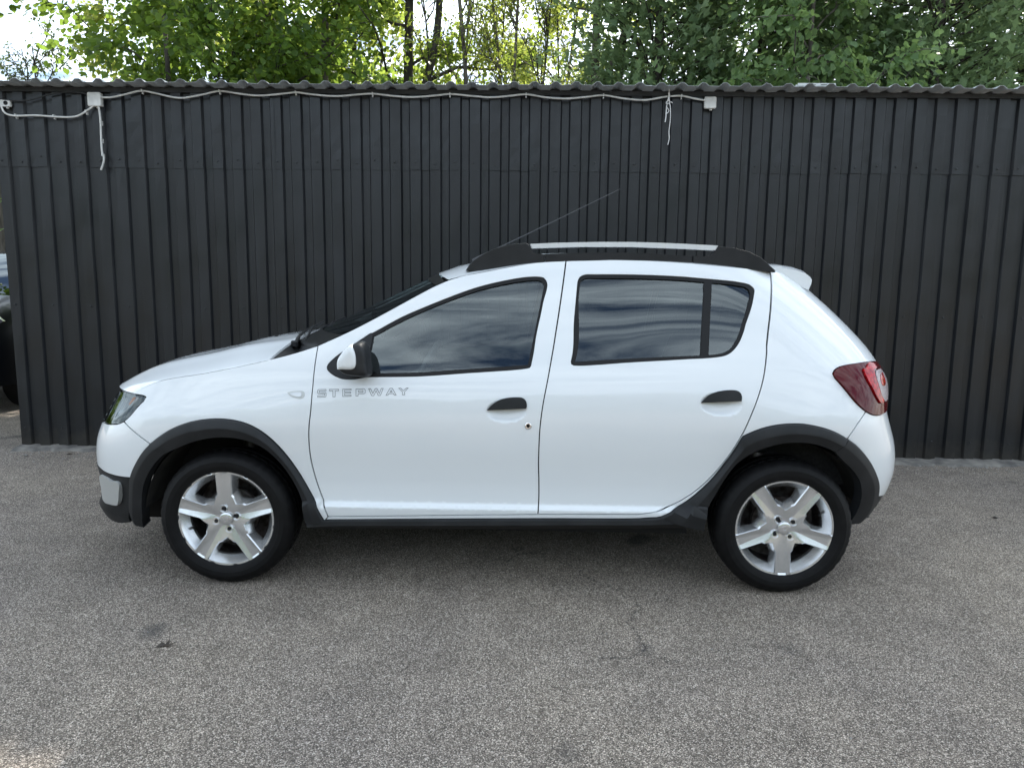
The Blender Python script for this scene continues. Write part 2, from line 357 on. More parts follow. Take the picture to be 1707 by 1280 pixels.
ZW=[.15,.22,.30,.42,.55,.68,.80,.88,.94,1.0,1.08,1.16,1.26,1.36,1.44,1.50,1.55,1.60]
WW=[.775,.80,.825,.845,.858,.866,.866,.860,.848,.828,.795,.762,.720,.676,.636,.600,.555,.48]
LF,NF,LR,NR=.86,3.0,.62,3.0
def _tab(L,n,w=.86):
    t=np.linspace(0,np.pi/2,801); x=L*(1-np.cos(t)**(2/n)); y=w*np.sin(t)**(2/n)
    a=np.concatenate([[0],np.cumsum(np.hypot(np.diff(x),np.diff(y)))]); return t,a[-1]-a
TF,AF=_tab(LF,NF); TR,AR=_tab(LR,NR)
SJF=-2.147+LF; SJR=1.98-LR
SMIN=SJF-AF[0]; SMAX=SJR+AR[0]
DENTS=[]   # (s,z,rs,rz,depth)
def body(s,z):
    """point on the near flank (y<0) of the car for lengthwise parameter s and height z"""
    s=np.asarray(s,float); z=np.asarray(z,float); s,z=np.broadcast_arrays(s,z)
    xf=soft(ZF,XF,z); xr=soft(ZR,XR,z)
    jf=xf+LF; jr=xr-LR
    u=(s-SJF)/(SJR-SJF)
    x=jf+np.clip(u,0,1)*(jr-jf)
    sz=pchip([-2.2,-1.9,-1.5,-1.0,-.2,.7,1.3,2.0],[-.07,-.055,-.03,-.01,0,.02,.035,.04],s)
    W=soft(ZW,WW,z-sz*smooth(.6,.9,z))
    fy=np.ones_like(s)
    mf=s<SJF
    t=np.interp(SJF-s[mf],AF[::-1],TF[::-1]); x=x.copy()
    x[mf]=xf[mf]+LF*(1-np.cos(t)**(2/NF)); fy[mf]=np.sin(t)**(2/NF)
    mr=s>SJR
    t=np.interp(s[mr]-SJR,AR[::-1],TR[::-1])
    x[mr]=xr[mr]-LR*(1-np.cos(t)**(2/NR)); fy[mr]=np.sin(t)**(2/NR)
    w=W*fy*(1-.010*(x/1.3)**2)
    # lower door flank: drawn in above the sill, stepping out again at the bottom crease
    k=smooth(-1.05,-.8,x)*(1-smooth(.80,1.12,x-.35*smooth(.3,.7,z)))
    w=w+k*(.024*(1-smooth(.392,.414,z))-.012*smooth(.36,.52,z)*(1-smooth(.55,.80,z)))
    # haunch over the rear wheel, brow over the front wheel
    w=w+.026*np.exp(-((x-1.42)/.36)**2-((z-.80)/.115)**2)*fy
    w=w+.018*np.exp(-((x+1.30)/.42)**2-((z-.77)/.10)**2)*fy
    for (s0,z0,rs,rz,d) in DENTS:
        q=((s-s0)/rs)**2+((z-z0)/rz)**2
        w=w-d*np.clip(1-q*q,0,1)**1.2
    return np.stack([x,-w,z],-1)
def bodyn(s,z,e=.003):
    a=body(np.asarray(s)+e,z)-body(np.asarray(s)-e,z); b=body(s,np.asarray(z)+e)-body(s,np.asarray(z)-e)
    n=np.cross(a,b); return n/np.linalg.norm(n,axis=-1,keepdims=True)
# panel outlines in metres along the flank (length, height)
TRACE = {'seamA': [(-0.972, 1.1266), (-0.9923, 1.0265), (-0.9834, 0.8785), (-0.9453, 0.7775), (-0.9015, 0.6717), (-0.8737, 0.5633), (-0.8492, 0.4551), (-0.8082, 0.3762), (-0.7961, 0.3433)],
     'seamB': [(0.657, 1.528), (0.5313, 1.4287), (0.3635, 1.2744), (0.1998, 1.0646), (0.1559, 0.947), (0.1475, 0.8422), (0.1516, 0.7026), (0.1588, 0.5303), (0.1857, 0.3734)],
     'seamC': [(1.8061, 1.4923), (1.7006, 1.4269), (1.5182, 1.2934), (1.3586, 1.1556), (1.2295, 1.013), (1.1905, 0.9157), (1.133, 0.8106), (1.0931, 0.7582), (1.049, 0.6981), (1.0094, 0.6478), (0.9267, 0.5332), (0.8547, 0.4569), (0.7795, 0.4019), (0.6941, 0.3827), (0.6474, 0.381)],
     'botF': [(-0.7961, 0.3433), (-0.5319, 0.3518), (-0.1945, 0.3626), (0.1857, 0.3734)],
     'botR': [(0.1857, 0.3734), (0.4173, 0.3782), (0.6474, 0.381)],
     'pillarA': [(-0.0338, 1.4575), (-0.1622, 1.4344), (-0.3784, 1.3625), (-0.5984, 1.2758), (-0.7963, 1.194), (-0.972, 1.1266)],
     'topF': [(0.657, 1.528), (0.4554, 1.5201), (0.2733, 1.4987), (0.0932, 1.4735), (-0.0338, 1.4575)],
     'topR': [(0.657, 1.528), (0.8658, 1.5353), (1.1438, 1.5349), (1.3956, 1.5272), (1.5793, 1.5102), (1.8061, 1.4923)],
     'hoodline': [(-1.8987, 0.8889), (-1.878, 0.9087), (-1.8264, 0.9305), (-1.7623, 0.9522), (-1.687, 0.9722), (-1.561, 0.987), (-1.4352, 1.0147), (-1.3325, 1.0363), (-1.2245, 1.0598)],
     'fendtop': [(-1.2254, 1.0602), (-1.1708, 1.0718), (-1.116, 1.0845), (-1.0659, 1.0971), (-1.0154, 1.113), (-0.972, 1.1266)],
     'bumpseam': [(-1.8657, 0.7579), (-1.7899, 0.7278), (-1.7192, 0.6987), (-1.653, 0.6681)],
     'archB': [(-1.653, 0.6681), (-1.6784, 0.6337), (-1.7067, 0.5877), (-1.734, 0.5414), (-1.7549, 0.4987)],
     'archF': [(-1.653, 0.6681), (-1.6121, 0.7267), (-1.5546, 0.7691), (-1.4815, 0.7926), (-1.4035, 0.8027), (-1.3297, 0.8), (-1.2473, 0.7848), (-1.1539, 0.7495), (-1.0554, 0.6866), (-0.9784, 0.6173), (-0.9247, 0.5307), (-0.8807, 0.4332), (-0.8345, 0.3525), (-0.8139, 0.3188)],
     'archFi': [(-0.9029, 0.3128), (-0.9116, 0.3943), (-0.9334, 0.46), (-0.9617, 0.5253), (-1.0024, 0.5901), (-1.0608, 0.6488), (-1.1348, 0.691), (-1.2167, 0.7146), (-1.2919, 0.7241), (-1.375, 0.7225), (-1.4488, 0.6989), (-1.5109, 0.6604), (-1.5657, 0.6269)],
     'archBi': [(-1.5657, 0.6269), (-1.5994, 0.5889), (-1.6348, 0.5396), (-1.6638, 0.4903), (-1.685, 0.437), (-1.6973, 0.3758), (-1.705, 0.3185), (-1.7416, 0.2531)],
     'archR': [(0.7012, 0.3654), (0.7541, 0.3702), (0.7908, 0.3911), (0.8589, 0.4429), (0.9283, 0.5237), (1.0093, 0.6365), (1.0812, 0.733), (1.0935, 0.7503), (1.1289, 0.7674), (1.1817, 0.7879), (1.2334, 0.8019), (1.2843, 0.8109), (1.3407, 0.8152), (1.3938, 0.814), (1.4415, 0.8059), (1.4858, 0.7935), (1.5299, 0.7739), (1.5712, 0.7466)],
     'archRi': [(1.4957, 0.694), (1.4522, 0.7161), (1.4027, 0.7322), (1.3417, 0.7366), (1.2937, 0.7342), (1.2444, 0.7255), (1.1942, 0.7109), (1.1538, 0.6966), (1.1099, 0.6738), (1.0606, 0.6392), (1.0323, 0.607), (0.9931, 0.5397), (0.9745, 0.4819), (0.9608, 0.4259), (0.9661, 0.3683), (0.9878, 0.3079)],
     'silltop': [(-0.8103, 0.3278), (-0.3932, 0.3393), (0.1913, 0.3531), (0.656, 0.361), (0.7012, 0.3654)],
     'quarterseam': [(1.7073, 0.8637), (1.6528, 0.8233), (1.601, 0.7796), (1.5712, 0.7466)],
     'text': [(-0.9531, 0.8993), (-0.9614, 0.9344), (-0.5097, 0.9165), (-0.5141, 0.9476)],
     'lock': [(0.0926, 0.7863)],
     'winF': [[(-0.68, 1.1862), (-0.5094, 1.2577), (-0.3512, 1.3089), (-0.1842, 1.3566), (-0.0101, 1.3991), (0.1639, 1.4294), (0.3244, 1.4487), (0.4094, 1.451), (0.4347, 1.445), (0.4299, 1.424), (0.3197, 1.327), (0.1852, 1.1825), (0.1129, 1.0708), (0.0979, 1.045), (0.0787, 1.0389), (-0.2149, 1.0155), (-0.4678, 0.9976), (-0.7197, 0.9913)], [(-0.7197, 0.9913), (-0.7503, 0.986), (-0.7837, 0.9807), (-0.8398, 0.9811), (-0.8684, 0.9881), (-0.9033, 1.0048), (-0.924, 1.0242), (-0.9231, 1.0389), (-0.8994, 1.0639), (-0.8442, 1.1017), (-0.7778, 1.1385), (-0.6856, 1.1884)]],
     'glassF': [[(-0.6767, 1.1727), (-0.5141, 1.2402), (-0.3568, 1.2943), (-0.1917, 1.3419), (-0.0201, 1.3836), (0.1518, 1.4138), (0.3104, 1.433), (0.3946, 1.4353), (0.4062, 1.4292), (0.4029, 1.4137)], [(0.4029, 1.4137), (0.3425, 1.3611), (0.2872, 1.3091), (0.2376, 1.2575), (0.1929, 1.2063), (0.1523, 1.1555), (0.1172, 1.1051), (0.0888, 1.0552)], [(0.0888, 1.0552), (-0.2126, 1.0338), (-0.4671, 1.0159), (-0.7185, 1.0075)], [(-0.7185, 1.0075), (-0.7083, 1.0754), (-0.6767, 1.1727)]],
     'sailF': [[(-0.6865, 1.1864), (-0.7778, 1.1385), (-0.8442, 1.1017), (-0.8994, 1.0639), (-0.9231, 1.0389), (-0.924, 1.0242), (-0.9033, 1.0048), (-0.8684, 0.9881), (-0.8398, 0.9811), (-0.7837, 0.9807), (-0.7503, 0.986), (-0.7203, 0.9913)], [(-0.7203, 0.9913), (-0.7207, 1.0268), (-0.7128, 1.0761), (-0.6797, 1.1784)], [(-0.6797, 1.1784), (-0.6865, 1.1864)]],
     'winR': [[(0.3098, 1.0724), (0.3074, 1.0589), (0.3248, 1.0547), (0.6116, 1.0723), (0.8789, 1.0882), (1.0596, 1.1), (1.1207, 1.1119), (1.1948, 1.1463), (1.2953, 1.2075), (1.4213, 1.2924), (1.5454, 1.3784), (1.5859, 1.4099), (1.5877, 1.4256), (1.552, 1.4369), (1.4297, 1.4497), (1.2988, 1.4594), (1.0442, 1.4659), (0.778, 1.4653), (0.701, 1.4631), (0.6475, 1.4467), (0.5853, 1.4004), (0.4339, 1.2516), (0.3098, 1.0724)]],
     'glassR': [[(0.3303, 1.0719), (0.6204, 1.0896), (0.9809, 1.1073)], [(0.9809, 1.1073), (1.0213, 1.1532), (1.0688, 1.1994), (1.1212, 1.246), (1.1793, 1.2929), (1.2441, 1.3401), (1.3157, 1.3878), (1.3857, 1.4358)], [(1.3857, 1.4358), (1.2742, 1.4434), (1.0211, 1.4491), (0.7588, 1.4493), (0.6888, 1.4479), (0.6489, 1.4357), (0.6112, 1.4085), (0.5173, 1.3218), (0.3303, 1.0719)]],
     'barR': [[(0.978, 1.1058), (1.0211, 1.1078)], [(1.0211, 1.1078), (1.0621, 1.1537), (1.1103, 1.2001), (1.1635, 1.2467), (1.2224, 1.2937), (1.2883, 1.3411), (1.3598, 1.3888), (1.4215, 1.437)], [(1.4215, 1.437), (1.3887, 1.439)], [(1.3887, 1.439), (1.3183, 1.3902), (1.2453, 1.3419), (1.1793, 1.294), (1.1203, 1.2464), (1.067, 1.1992), (1.0188, 1.1523), (0.978, 1.1058)]],
     'glassQ': [[(1.0231, 1.1093), (1.0898, 1.1168), (1.1487, 1.1346), (1.2254, 1.1767), (1.3359, 1.2458), (1.4711, 1.339), (1.5427, 1.39), (1.5574, 1.412), (1.5118, 1.4247), (1.4176, 1.4338)], [(1.4176, 1.4338), (1.3576, 1.3864), (1.2861, 1.3393), (1.2214, 1.2926), (1.1635, 1.2463), (1.1112, 1.2003), (1.0637, 1.1546), (1.0231, 1.1093)]],
     'taillight': [[(1.9681, 1.0696), (1.8322, 1.0759), (1.7204, 1.0723), (1.6568, 1.0669), (1.616, 1.0591), (1.5878, 1.0466), (1.5709, 1.0312), (1.5701, 1.0199), (1.5835, 0.9971), (1.6071, 0.9641), (1.6342, 0.9278), (1.6682, 0.8921), (1.7073, 0.8637), (1.7452, 0.8475), (1.7935, 0.8398), (1.8303, 0.8416)]],
     'tl_red': [[(1.8176, 1.0709), (1.7419, 1.047), (1.7322, 1.0071), (1.7518, 0.9626), (1.7778, 0.9198), (1.8153, 0.8898)]],
     'indicator': [[(-1.1087, 0.9195), (-1.08, 0.9249), (-1.0298, 0.9256), (-1.0206, 0.9158), (-1.0191, 0.898), (-1.0317, 0.8918), (-1.0603, 0.8944), (-1.0911, 0.9049), (-1.1087, 0.9195)]],
     'handF': [[(-0.1155, 0.8532), (-0.1005, 0.8722), (-0.0789, 0.89), (-0.0517, 0.9034), (-0.0188, 0.9104), (0.0242, 0.9131), (0.0483, 0.9113), (0.0634, 0.9028), (0.0718, 0.8898), (0.0746, 0.868), (0.0699, 0.8635)], [(0.0699, 0.8635), (-0.1155, 0.8532)]],
     'handR': [[(0.9172, 0.8999), (0.9345, 0.9164), (0.9596, 0.9361), (0.9917, 0.9483), (1.0283, 0.9552), (1.0693, 0.9579), (1.0951, 0.955), (1.1105, 0.9445), (1.1148, 0.9296), (1.1119, 0.9102)], [(1.1119, 0.9102), (0.9172, 0.8999)]],
     'fog': [[(-1.9998, 0.4748), (-1.9322, 0.4722), (-1.8864, 0.4628), (-1.8413, 0.4658), (-1.8312, 0.4559), (-1.8393, 0.413), (-1.8509, 0.3611), (-1.8632, 0.3454), (-1.8893, 0.3397), (-1.9404, 0.335), (-2.0075, 0.3324), (-2.0246, 0.3742), (-2.0474, 0.4397), (-1.9998, 0.4748)]]}
# ------------------------------------------------------------------ the white car
def offs(s, z, off):
    P = body(s, z); N = bodyn(s, z); return P + N * np.asarray(off)[..., None] if np.ndim(off) else P + N * off, N
def both(name, V, F, N, mat, parents, matidx=None, sides=(1, -1), smooth=True):
    out = []
    for k, sg in enumerate((1, -1)):
        if sg not in sides: out.append(None); continue
        W = np.array(V) * [1, sg, 1]; NN = None if N is None else np.array(N) * [1, sg, 1]
        FF = F if sg == 1 else [tuple(reversed(f)) for f in F]
        out.append(mesh_obj(name, W, FF, mat, parents[k], smooth, NN, matidx))
    return out
def panel(name, outer, mat, parents, holes=(), off=0., lip=.02, gap=.0028, grid=.032, dense=(), sides=(1, -1), lipmat=0, bulge=None):
    loops = [inset(np.array(outer), gap)]
    for h in holes: loops.append(inset(np.array(h), -gap * .3))
    o = loops[0]; x0, z0 = o.min(0); x1, z1 = o.max(0)
    G = [np.stack(np.meshgrid(np.arange(x0 + grid / 2, x1, grid), np.arange(z0 + grid / 2, z1, grid)), -1).reshape(-1, 2)]
    for (a, b, c, d, st, sz) in dense: G.append(np.stack(np.meshgrid(np.arange(a, b, st), np.arange(c, d, sz)), -1).reshape(-1, 2))
    G = np.vstack(G); G = G[inside(G, o)]
    for h in loops[1:]: G = G[~inside(G, h)]
    B_ = np.vstack(loops)
    if len(G):
        d = np.min(np.linalg.norm(G[:, None] - B_[None], axis=2), axis=1); G = G[d > .006]
    pts = np.vstack([B_, G]); E = []; b = 0
    for l in loops:
        n = len(l); E += [(b + i, b + (i + 1) % n) for i in range(n)]; b += n
    v, e, f, *_ = delaunay_2d_cdt([Vector(p) for p in pts], E, [], 0, 1e-6)
    v = np.array([tuple(p) for p in v]); f = np.array([t for t in f if len(t) == 3])
    c = v[f].mean(1); keep = inside(c, o)
    for h in loops[1:]: keep &= ~inside(c, h)
    f = f[keep]
    ar = (v[f[:, 1], 0] - v[f[:, 0], 0]) * (v[f[:, 2], 1] - v[f[:, 0], 1]) - (v[f[:, 2], 0] - v[f[:, 0], 0]) * (v[f[:, 1], 1] - v[f[:, 0], 1])
    f[ar < 0] = f[ar < 0][:, ::-1]
    of = off if bulge is None else off + bulge(v)
    P, N = offs(v[:, 0], v[:, 1], of); V = list(P); NN = list(N); F = [tuple(t) for t in f]; mi = [0] * len(F)
    if lip:
        for l in loops:
            P, N = offs(l[:, 0], l[:, 1], off if bulge is None else off + bulge(l)); T = np.roll(P, -1, 0) - np.roll(P, 1, 0); S = np.cross(T, N); S /= np.linalg.norm(S, axis=1, keepdims=True) + 1e-9
            if l is not loops[0]: S = -S
            n = len(l); b = len(V); V += list(P) + list(P - N * lip); NN += list(S) * 2
            for i in range(n):
                j = (i + 1) % n; q = (b + i, b + n + i, b + n + j, b + j); F.append(q if l is loops[0] else tuple(reversed(q))); mi.append(lipmat)
    return both(name, V, F, NN, mat, parents, mi, sides)
def strip(name, A, Bc, prof, mat, parents, n=60, lip=.05, sides=(1, -1)):
    """band between two runs A and Bc; prof = (share of the way, stand-off from the flank)"""
    A = resample(A, n); Bc = resample(Bc, n); V = []; rows = len(prof)
    for k, of in prof:
        q = A + (Bc - A) * k; P, _ = offs(q[:, 0], q[:, 1], of); V.append(P)
    P, N = offs(Bc[:, 0], Bc[:, 1], prof[-1][1]); V.append(P - N * lip)
    P, N = offs(A[:, 0], A[:, 1], -.012); V.insert(0, P)
    G = np.array(V); r = len(G); F = [(i * n + j, i * n + j + 1, (i + 1) * n + j + 1, (i + 1) * n + j) for i in range(r - 1) for j in range(n - 1)]
    F += [tuple(i * n for i in range(r)), tuple(i * n + n - 1 for i in reversed(range(r)))]
    out = both(name, G.reshape(-1, 3), F, None, mat, parents, sides=sides)
    for o in out:
        if o: fix_normals(o, 22)
    return out
def loft(name, G, mat, parent, thick=0., flip=False, angle=40):
    G = np.asarray(G); nu, nv = G.shape[:2]
    F = [(i * nv + j, (i + 1) * nv + j, (i + 1) * nv + j + 1, i * nv + j + 1) for i in range(nu - 1) for j in range(nv - 1)]
    if flip: F = [tuple(reversed(f)) for f in F]
    o = mesh_obj(name, G.reshape(-1, 3), F, mat, parent)
    if thick:
        md = o.modifiers.new('thickness', 'SOLIDIFY'); md.thickness = thick; md.offset = -1
    return o

car = empty('white_car', (0, 0, 0))
tag(car, 'white five-door hatchback with black wheel arches parked in front of the dark corrugated shed', 'car')
CC = (car, car)
DENTS += [(-.020, .850, .100, .050, .024), (1.013, .894, .102, .050, .024)]
T = TRACE
def fair(r, it=25):
    q = spline(r, .02)
    for _ in range(it): q[1:-1] = .25 * q[:-2] + .5 * q[1:-1] + .25 * q[2:]
    return [tuple(x) for x in q]
for k_ in ('seamA', 'seamB', 'seamC', 'botF', 'topF', 'topR', 'pillarA', 'hoodline', 'fendtop', 'archF', 'archFi', 'bumpseam', 'quarterseam'): T[k_] = fair(T[k_])
winF = join_runs(T['winF'], .012); winR = join_runs(T['winR'], .012)
rv = lambda r: list(reversed(r))
LAMPTOP = [(-1.9009, .8836), (-1.8186, .8815), (-1.8011, .8764), (-1.8015, .8662), (-1.8196, .8417), (-1.8337, .8117), (-1.8444, .7815), (-1.8657, .7576)]
CPIL = [(1.959, 1.0704), (1.966, 1.135), (1.978, 1.214), (2.0, 1.3257), (2.018, 1.377), (2.03, 1.42)]
QTOP = [(1.8065, 1.4923), (1.8921, 1.4862), (1.9635, 1.478), (2.0, 1.4546), (2.03, 1.42)]
TLL = T['taillight'][0]
TL_LEFT = rv(TLL[:13])
SC = SMIN; SR = SMAX
fender = join_runs([rv(T['bumpseam']), rv(LAMPTOP), [(-1.9009, .8836), (-1.8992, .8889)], T['hoodline'], T['fendtop'], T['seamA'], [(-.7959, .342), (-.8099, .3265), (-.8135, .3176)], rv(T['archF'])])
fdoor = join_runs([T['seamA'], T['botF'], rv(T['seamB']), T['topF'], T['pillarA']])
rdoor = join_runs([T['seamB'], T['botR'], rv(T['seamC']), rv(T['topR'])])
quarter = join_runs([T['seamC'], rv(T['botR']), rv(T['botF']), [(-.7959, .342), (-.8099, .3265)], T['silltop'][:-1] + [T['archR'][0]], T['archR'], rv(T['quarterseam']), TL_LEFT, CPIL, rv(QTOP)])
BUMPTOP = [(-1.8657, .7576), (-1.8935, .7435), (-1.934, .7357), (-2.0176, .7266), (-2.11, .722), (-2.22, .70), (-2.40, .69), (SC, .69)]
BUMPBOT = [(SC, .515), (-2.3, .512), (-2.12, .507), (-2.0215, .5031), (-1.9729, .4972), (-1.8961, .4933), (-1.826, .4922), (-1.7544, .4951)]
ARCHB = T['archB']
fbumper = join_runs([BUMPTOP, [(SC, .69), (SC, .515)], BUMPBOT, [(-1.7544, .4951), (-1.7538, .4989)], rv(ARCHB), rv(T['bumpseam'])])
ARCHR2 = [(1.574, .7451), (1.6094, .715), (1.6463, .6712), (1.6863, .6173), (1.7186, .5668), (1.752, .5148), (1.785, .4482), (1.800, .405), (1.798, .368), (1.775, .345)]
rbumper = join_runs([[TLL[12], TLL[13], TLL[14], (1.845, .8405), (1.92, .848), (2.0, .84), (2.1, .80), (SR, .79)], [(SR, .79), (SR, .42)], [(SR, .42), (2.1, .425), (1.95, .43), (1.785, .4482)], rv(ARCHR2[:7]), rv(T['quarterseam'])])
D1 = [(-.135, .095, .79, .925, .009, .009), (-1.0, .2, .378, .430, .022, .0058)]; D2 = [(.895, 1.13, .83, .97, .009, .009), (.1, .95, .378, .430, .022, .0058)]
PAINT = [M['paint'], M['seal']]
front_fender = panel('front_fender', fender, PAINT, CC)
front_door = panel('front_door', fdoor, PAINT, CC, [winF], dense=D1)
rear_door = panel('rear_door', rdoor, PAINT, CC, [winR], dense=D2)
quarter_panel = panel('quarter_panel', quarter, PAINT, CC)
front_bumper = panel('front_bumper', fbumper, PAINT, CC)
rear_bumper = panel('rear_bumper', rbumper, PAINT, CC)
# dark rubber strips added behind the shut lines to blacken the gaps like shade
def seam_shade_seal(run, parents):
    q = spline(run, .03); n = len(q); t = np.gradient(q, axis=0); t /= np.linalg.norm(t, axis=1, keepdims=True); nn = np.stack([-t[:, 1], t[:, 0]], 1)
    V = np.vstack([offs(*(q + nn * w).T, -.011)[0] for w in (-.016, .016)]); F = [(i, i + 1, n + i + 1, n + i) for i in range(n - 1)]
    both('gap_shade_seal', V, F, None, M['seal'], parents)
for r in (T['seamA'], T['seamB'], T['seamC'][:-14]): seam_shade_seal(r, CC)
# windows
for dr, win, panes, bars in ((front_door, winF, [(T['glassF'], M['glass'])], []), (rear_door, winR, [(T['glassR'], M['glass_rear']), (T['glassQ'], M['glass_rear'])], [T['barR']])):
    gl = [join_runs(g, .015) for g, _ in panes]
    if bars:
        bar = join_runs(bars[0], .02); panel('window_divider', bar, M['seal'], dr, off=-.004, lip=.02, gap=0, grid=.05)
    ho = gl if not bars else gl
    panel('window_surround', win, M['seal'], dr, ho, off=-.003, lip=.018, gap=.0, grid=.05)
    for g, (_, mt) in zip(gl, panes): panel('window_pane', g, mt, dr, off=-.010, lip=.003, gap=-.004, grid=.05)
panel('mirror_base', join_runs(T['sailF'], .012), M['plastic'], front_door, off=.001, lip=.02, gap=0, grid=.05)
# handles, lock, lettering, indicator
hb = lambda v: .016 * np.ones(len(v))
_dents = DENTS[:]; DENTS.clear()
for dr, h in ((front_door, T['handF']), (rear_door, T['handR'])):
    poly = join_runs(h, .008); c = poly.mean(0)
    panel('door_handle', poly, M['plastic'], dr, off=.003, lip=.030, gap=0, grid=.012, bulge=lambda v, c=c: .006 * (1 - np.clip(((v - c) / [.1, .035]) ** 2, 0, 1).max(1)))
DENTS.extend(_dents)
lk_s, lk_z = T['lock'][0]; P, N = offs(np.array([lk_s]), np.array([lk_z]), 0.)
for k, sg in enumerate((1, -1)):
    if sg == 1:
        b = MB(); b.lathe([(.015, .004), (.015, -.003), (.0125, -.005), (.0085, -.005), (.0085, -.002), (.0, -.002)], n=20); o = b.build('lock', M['chrome'], front_door[0], loc=tuple(P[0])); o.rotation_euler = (math.asin(-N[0][2]), 0, 0); fix_normals(o)
        b = MB(); b.lathe([(.0083, -.0035), (.004, -.0045), (.0, -.003)], n=16); q = b.build('keyhole', M['seal'], front_door[0], loc=tuple(P[0])); q.rotation_euler = o.rotation_euler
panel('side_indicator', join_runs(T['indicator'], .008), M['satin'], front_fender, off=.001, lip=.012, gap=0, grid=.02)
ind = join_runs(T['indicator'], .008); ci = ind.mean(0); panel('indicator_lens', ci + (ind - ci) * [.66, .56], M['barsilver'], front_fender, off=.004, lip=.006, gap=0, grid=.02)
LET = {'S': [[(1, .78), (1, 1), (.12, 1), (0, .88), (0, .52), (.1, .42), (.78, .42), (.78, .24), (0, .24), (0, 0), (.9, 0), (1, .1), (1, .52), (.9, .62), (.24, .62), (.24, .78)]],
       'T': [[(0, 1), (1, 1), (1, .76), (.64, .76), (.64, 0), (.36, 0), (.36, .76), (0, .76)]],
       'E': [[(0, 1), (1, 1), (1, .8), (.25, .8), (.25, .6), (.95, .6), (.95, .4), (.25, .4), (.25, .2), (1, .2), (1, 0), (0, 0)]],
       'P': [[(0, 0), (0, 1), (.88, 1), (1, .88), (1, .42), (.88, .3), (.26, .3), (.26, 0)], [(.26, .5), (.26, .78), (.76, .78), (.76, .5)]],
       'W': [[(0, 1), (.16, 1), (.30, .35), (.44, 1), (.58, 1), (.72, .35), (.84, 1), (1, 1), (.8, 0), (.64, 0), (.51, .62), (.37, 0), (.21, 0)]],
       'A': [[(0, 0), (.38, 1), (.62, 1), (1, 0), (.78, 0), (.70, .22), (.30, .22), (.22, 0)], [(.37, .42), (.63, .42), (.5, .78)]],
       'Y': [[(0, 1), (.24, 1), (.5, .64), (.76, 1), (1, 1), (.63, .44), (.63, 0), (.37, 0), (.37, .44)]]}
(b0, b1, b2, b3) = [np.array(p) for p in T['text']]
for ch, u0, u1 in (('S', 200, 260), ('T', 280, 345), ('E', 370, 430), ('P', 460, 525), ('W', 545, 648), ('A', 662, 736), ('Y', 748, 818)):
    V = []; F = []
    for lp in LET[ch]:
        L = np.array(lp, float); uu = (u0 + L[:, 0] * (u1 - u0) - 200) / 615.; q = (b0 + (b2 - b0) * uu[:, None]) * (1 - L[:, 1:2]) + (b1 + (b3 - b1) * uu[:, None]) * L[:, 1:2]
        for a, b in ((inset(q, 0.), inset(q, .0019)),):
            n = len(a); base = len(V)
            V += list(offs(a[:, 0], a[:, 1], .0012)[0]) + list(offs(b[:, 0], b[:, 1], .0012)[0])
            F += [(base + i, base + (i + 1) % n, base + n + (i + 1) % n, base + n + i) for i in range(n)]
    mesh_obj('letter', V, F, M['grey_text'], front_door[0], smooth=False)
# cladding
strip('wheel_arch_trim', rv(T['archF']), T['archFi'], [(0, .004), (.06, .012), (.42, .026), (.5, .027), (1, .018)], M['plastic'], CC, 70)
strip('wheel_arch_trim', ARCHB + [(-1.772, .43), (-1.786, .35), (-1.797, .28)], T['archBi'], [(0, .004), (.06, .012), (.42, .024), (.5, .025), (1, .017)], M['plastic'], CC, 40)
strip('wheel_arch_trim', T['archR'][1:], rv(T['archRi']), [(0, .004), (.06, .012), (.42, .026), (.5, .027), (1, .018)], M['plastic'], CC, 80)
ARI2 = [(1.4952, .6921), (1.5267, .6514), (1.5693, .6081), (1.6042, .564), (1.634, .507), (1.658, .4381), (1.667, .38), (1.664, .335)]
strip('wheel_arch_trim', ARCHR2, ARI2, [(0, .004), (.06, .012), (.42, .024), (.5, .025), (1, .017)], M['plastic'], CC, 40)
SILLT = [(-.9, .312)] + T['silltop'][:-1] + [(.7554, .3689)]
strip('sill_trim', SILLT, [(-.9, .262), (-.3842, .275), (.2178, .288), (.7261, .300), (.985, .304)], [(0, .003), (.06, .014), (.35, .020), (.45, .016), (1, -.02)], M['plastic'], CC, 60, lip=.12)
valance = join_runs([rv(BUMPBOT), [(SC, .515), (SC, .26)], [(SC, .26), (-2.25, .255), (-2.05, .25), (-1.92, .252), (-1.797, .275)], [(-1.797, .275), (-1.786, .35), (-1.772, .43), (-1.7544, .4951)]])
front_valance = panel('front_valance', valance, M['plastic'], CC, off=.002, lip=.06, gap=.001, bulge=lambda v: .018 * smooth(.335, .30, v[:, 1]) - .012 * np.exp(-((v[:, 1] - .40) / .06) ** 2))
panel('fog_lamp_cover', join_runs(T['fog'], .012), M['satin'], front_valance, off=.006, lip=.03, gap=0, grid=.02, bulge=lambda v: .010 * (1 - np.clip((np.abs(v - [-1.925, .405]) / [.11, .075]) ** 3, 0, 1).max(1)))
rval = join_runs([[(1.785, .4482), (1.95, .43), (2.1, .425), (SR, .42)], [(SR, .42), (SR, .32)], [(SR, .32), (2.0, .34), (1.86, .395)], [(1.86, .395), (1.82, .425), (1.785, .4482)]])
panel('rear_valance', rval, M['plastic'], CC, off=-.006, lip=.03, gap=.001)
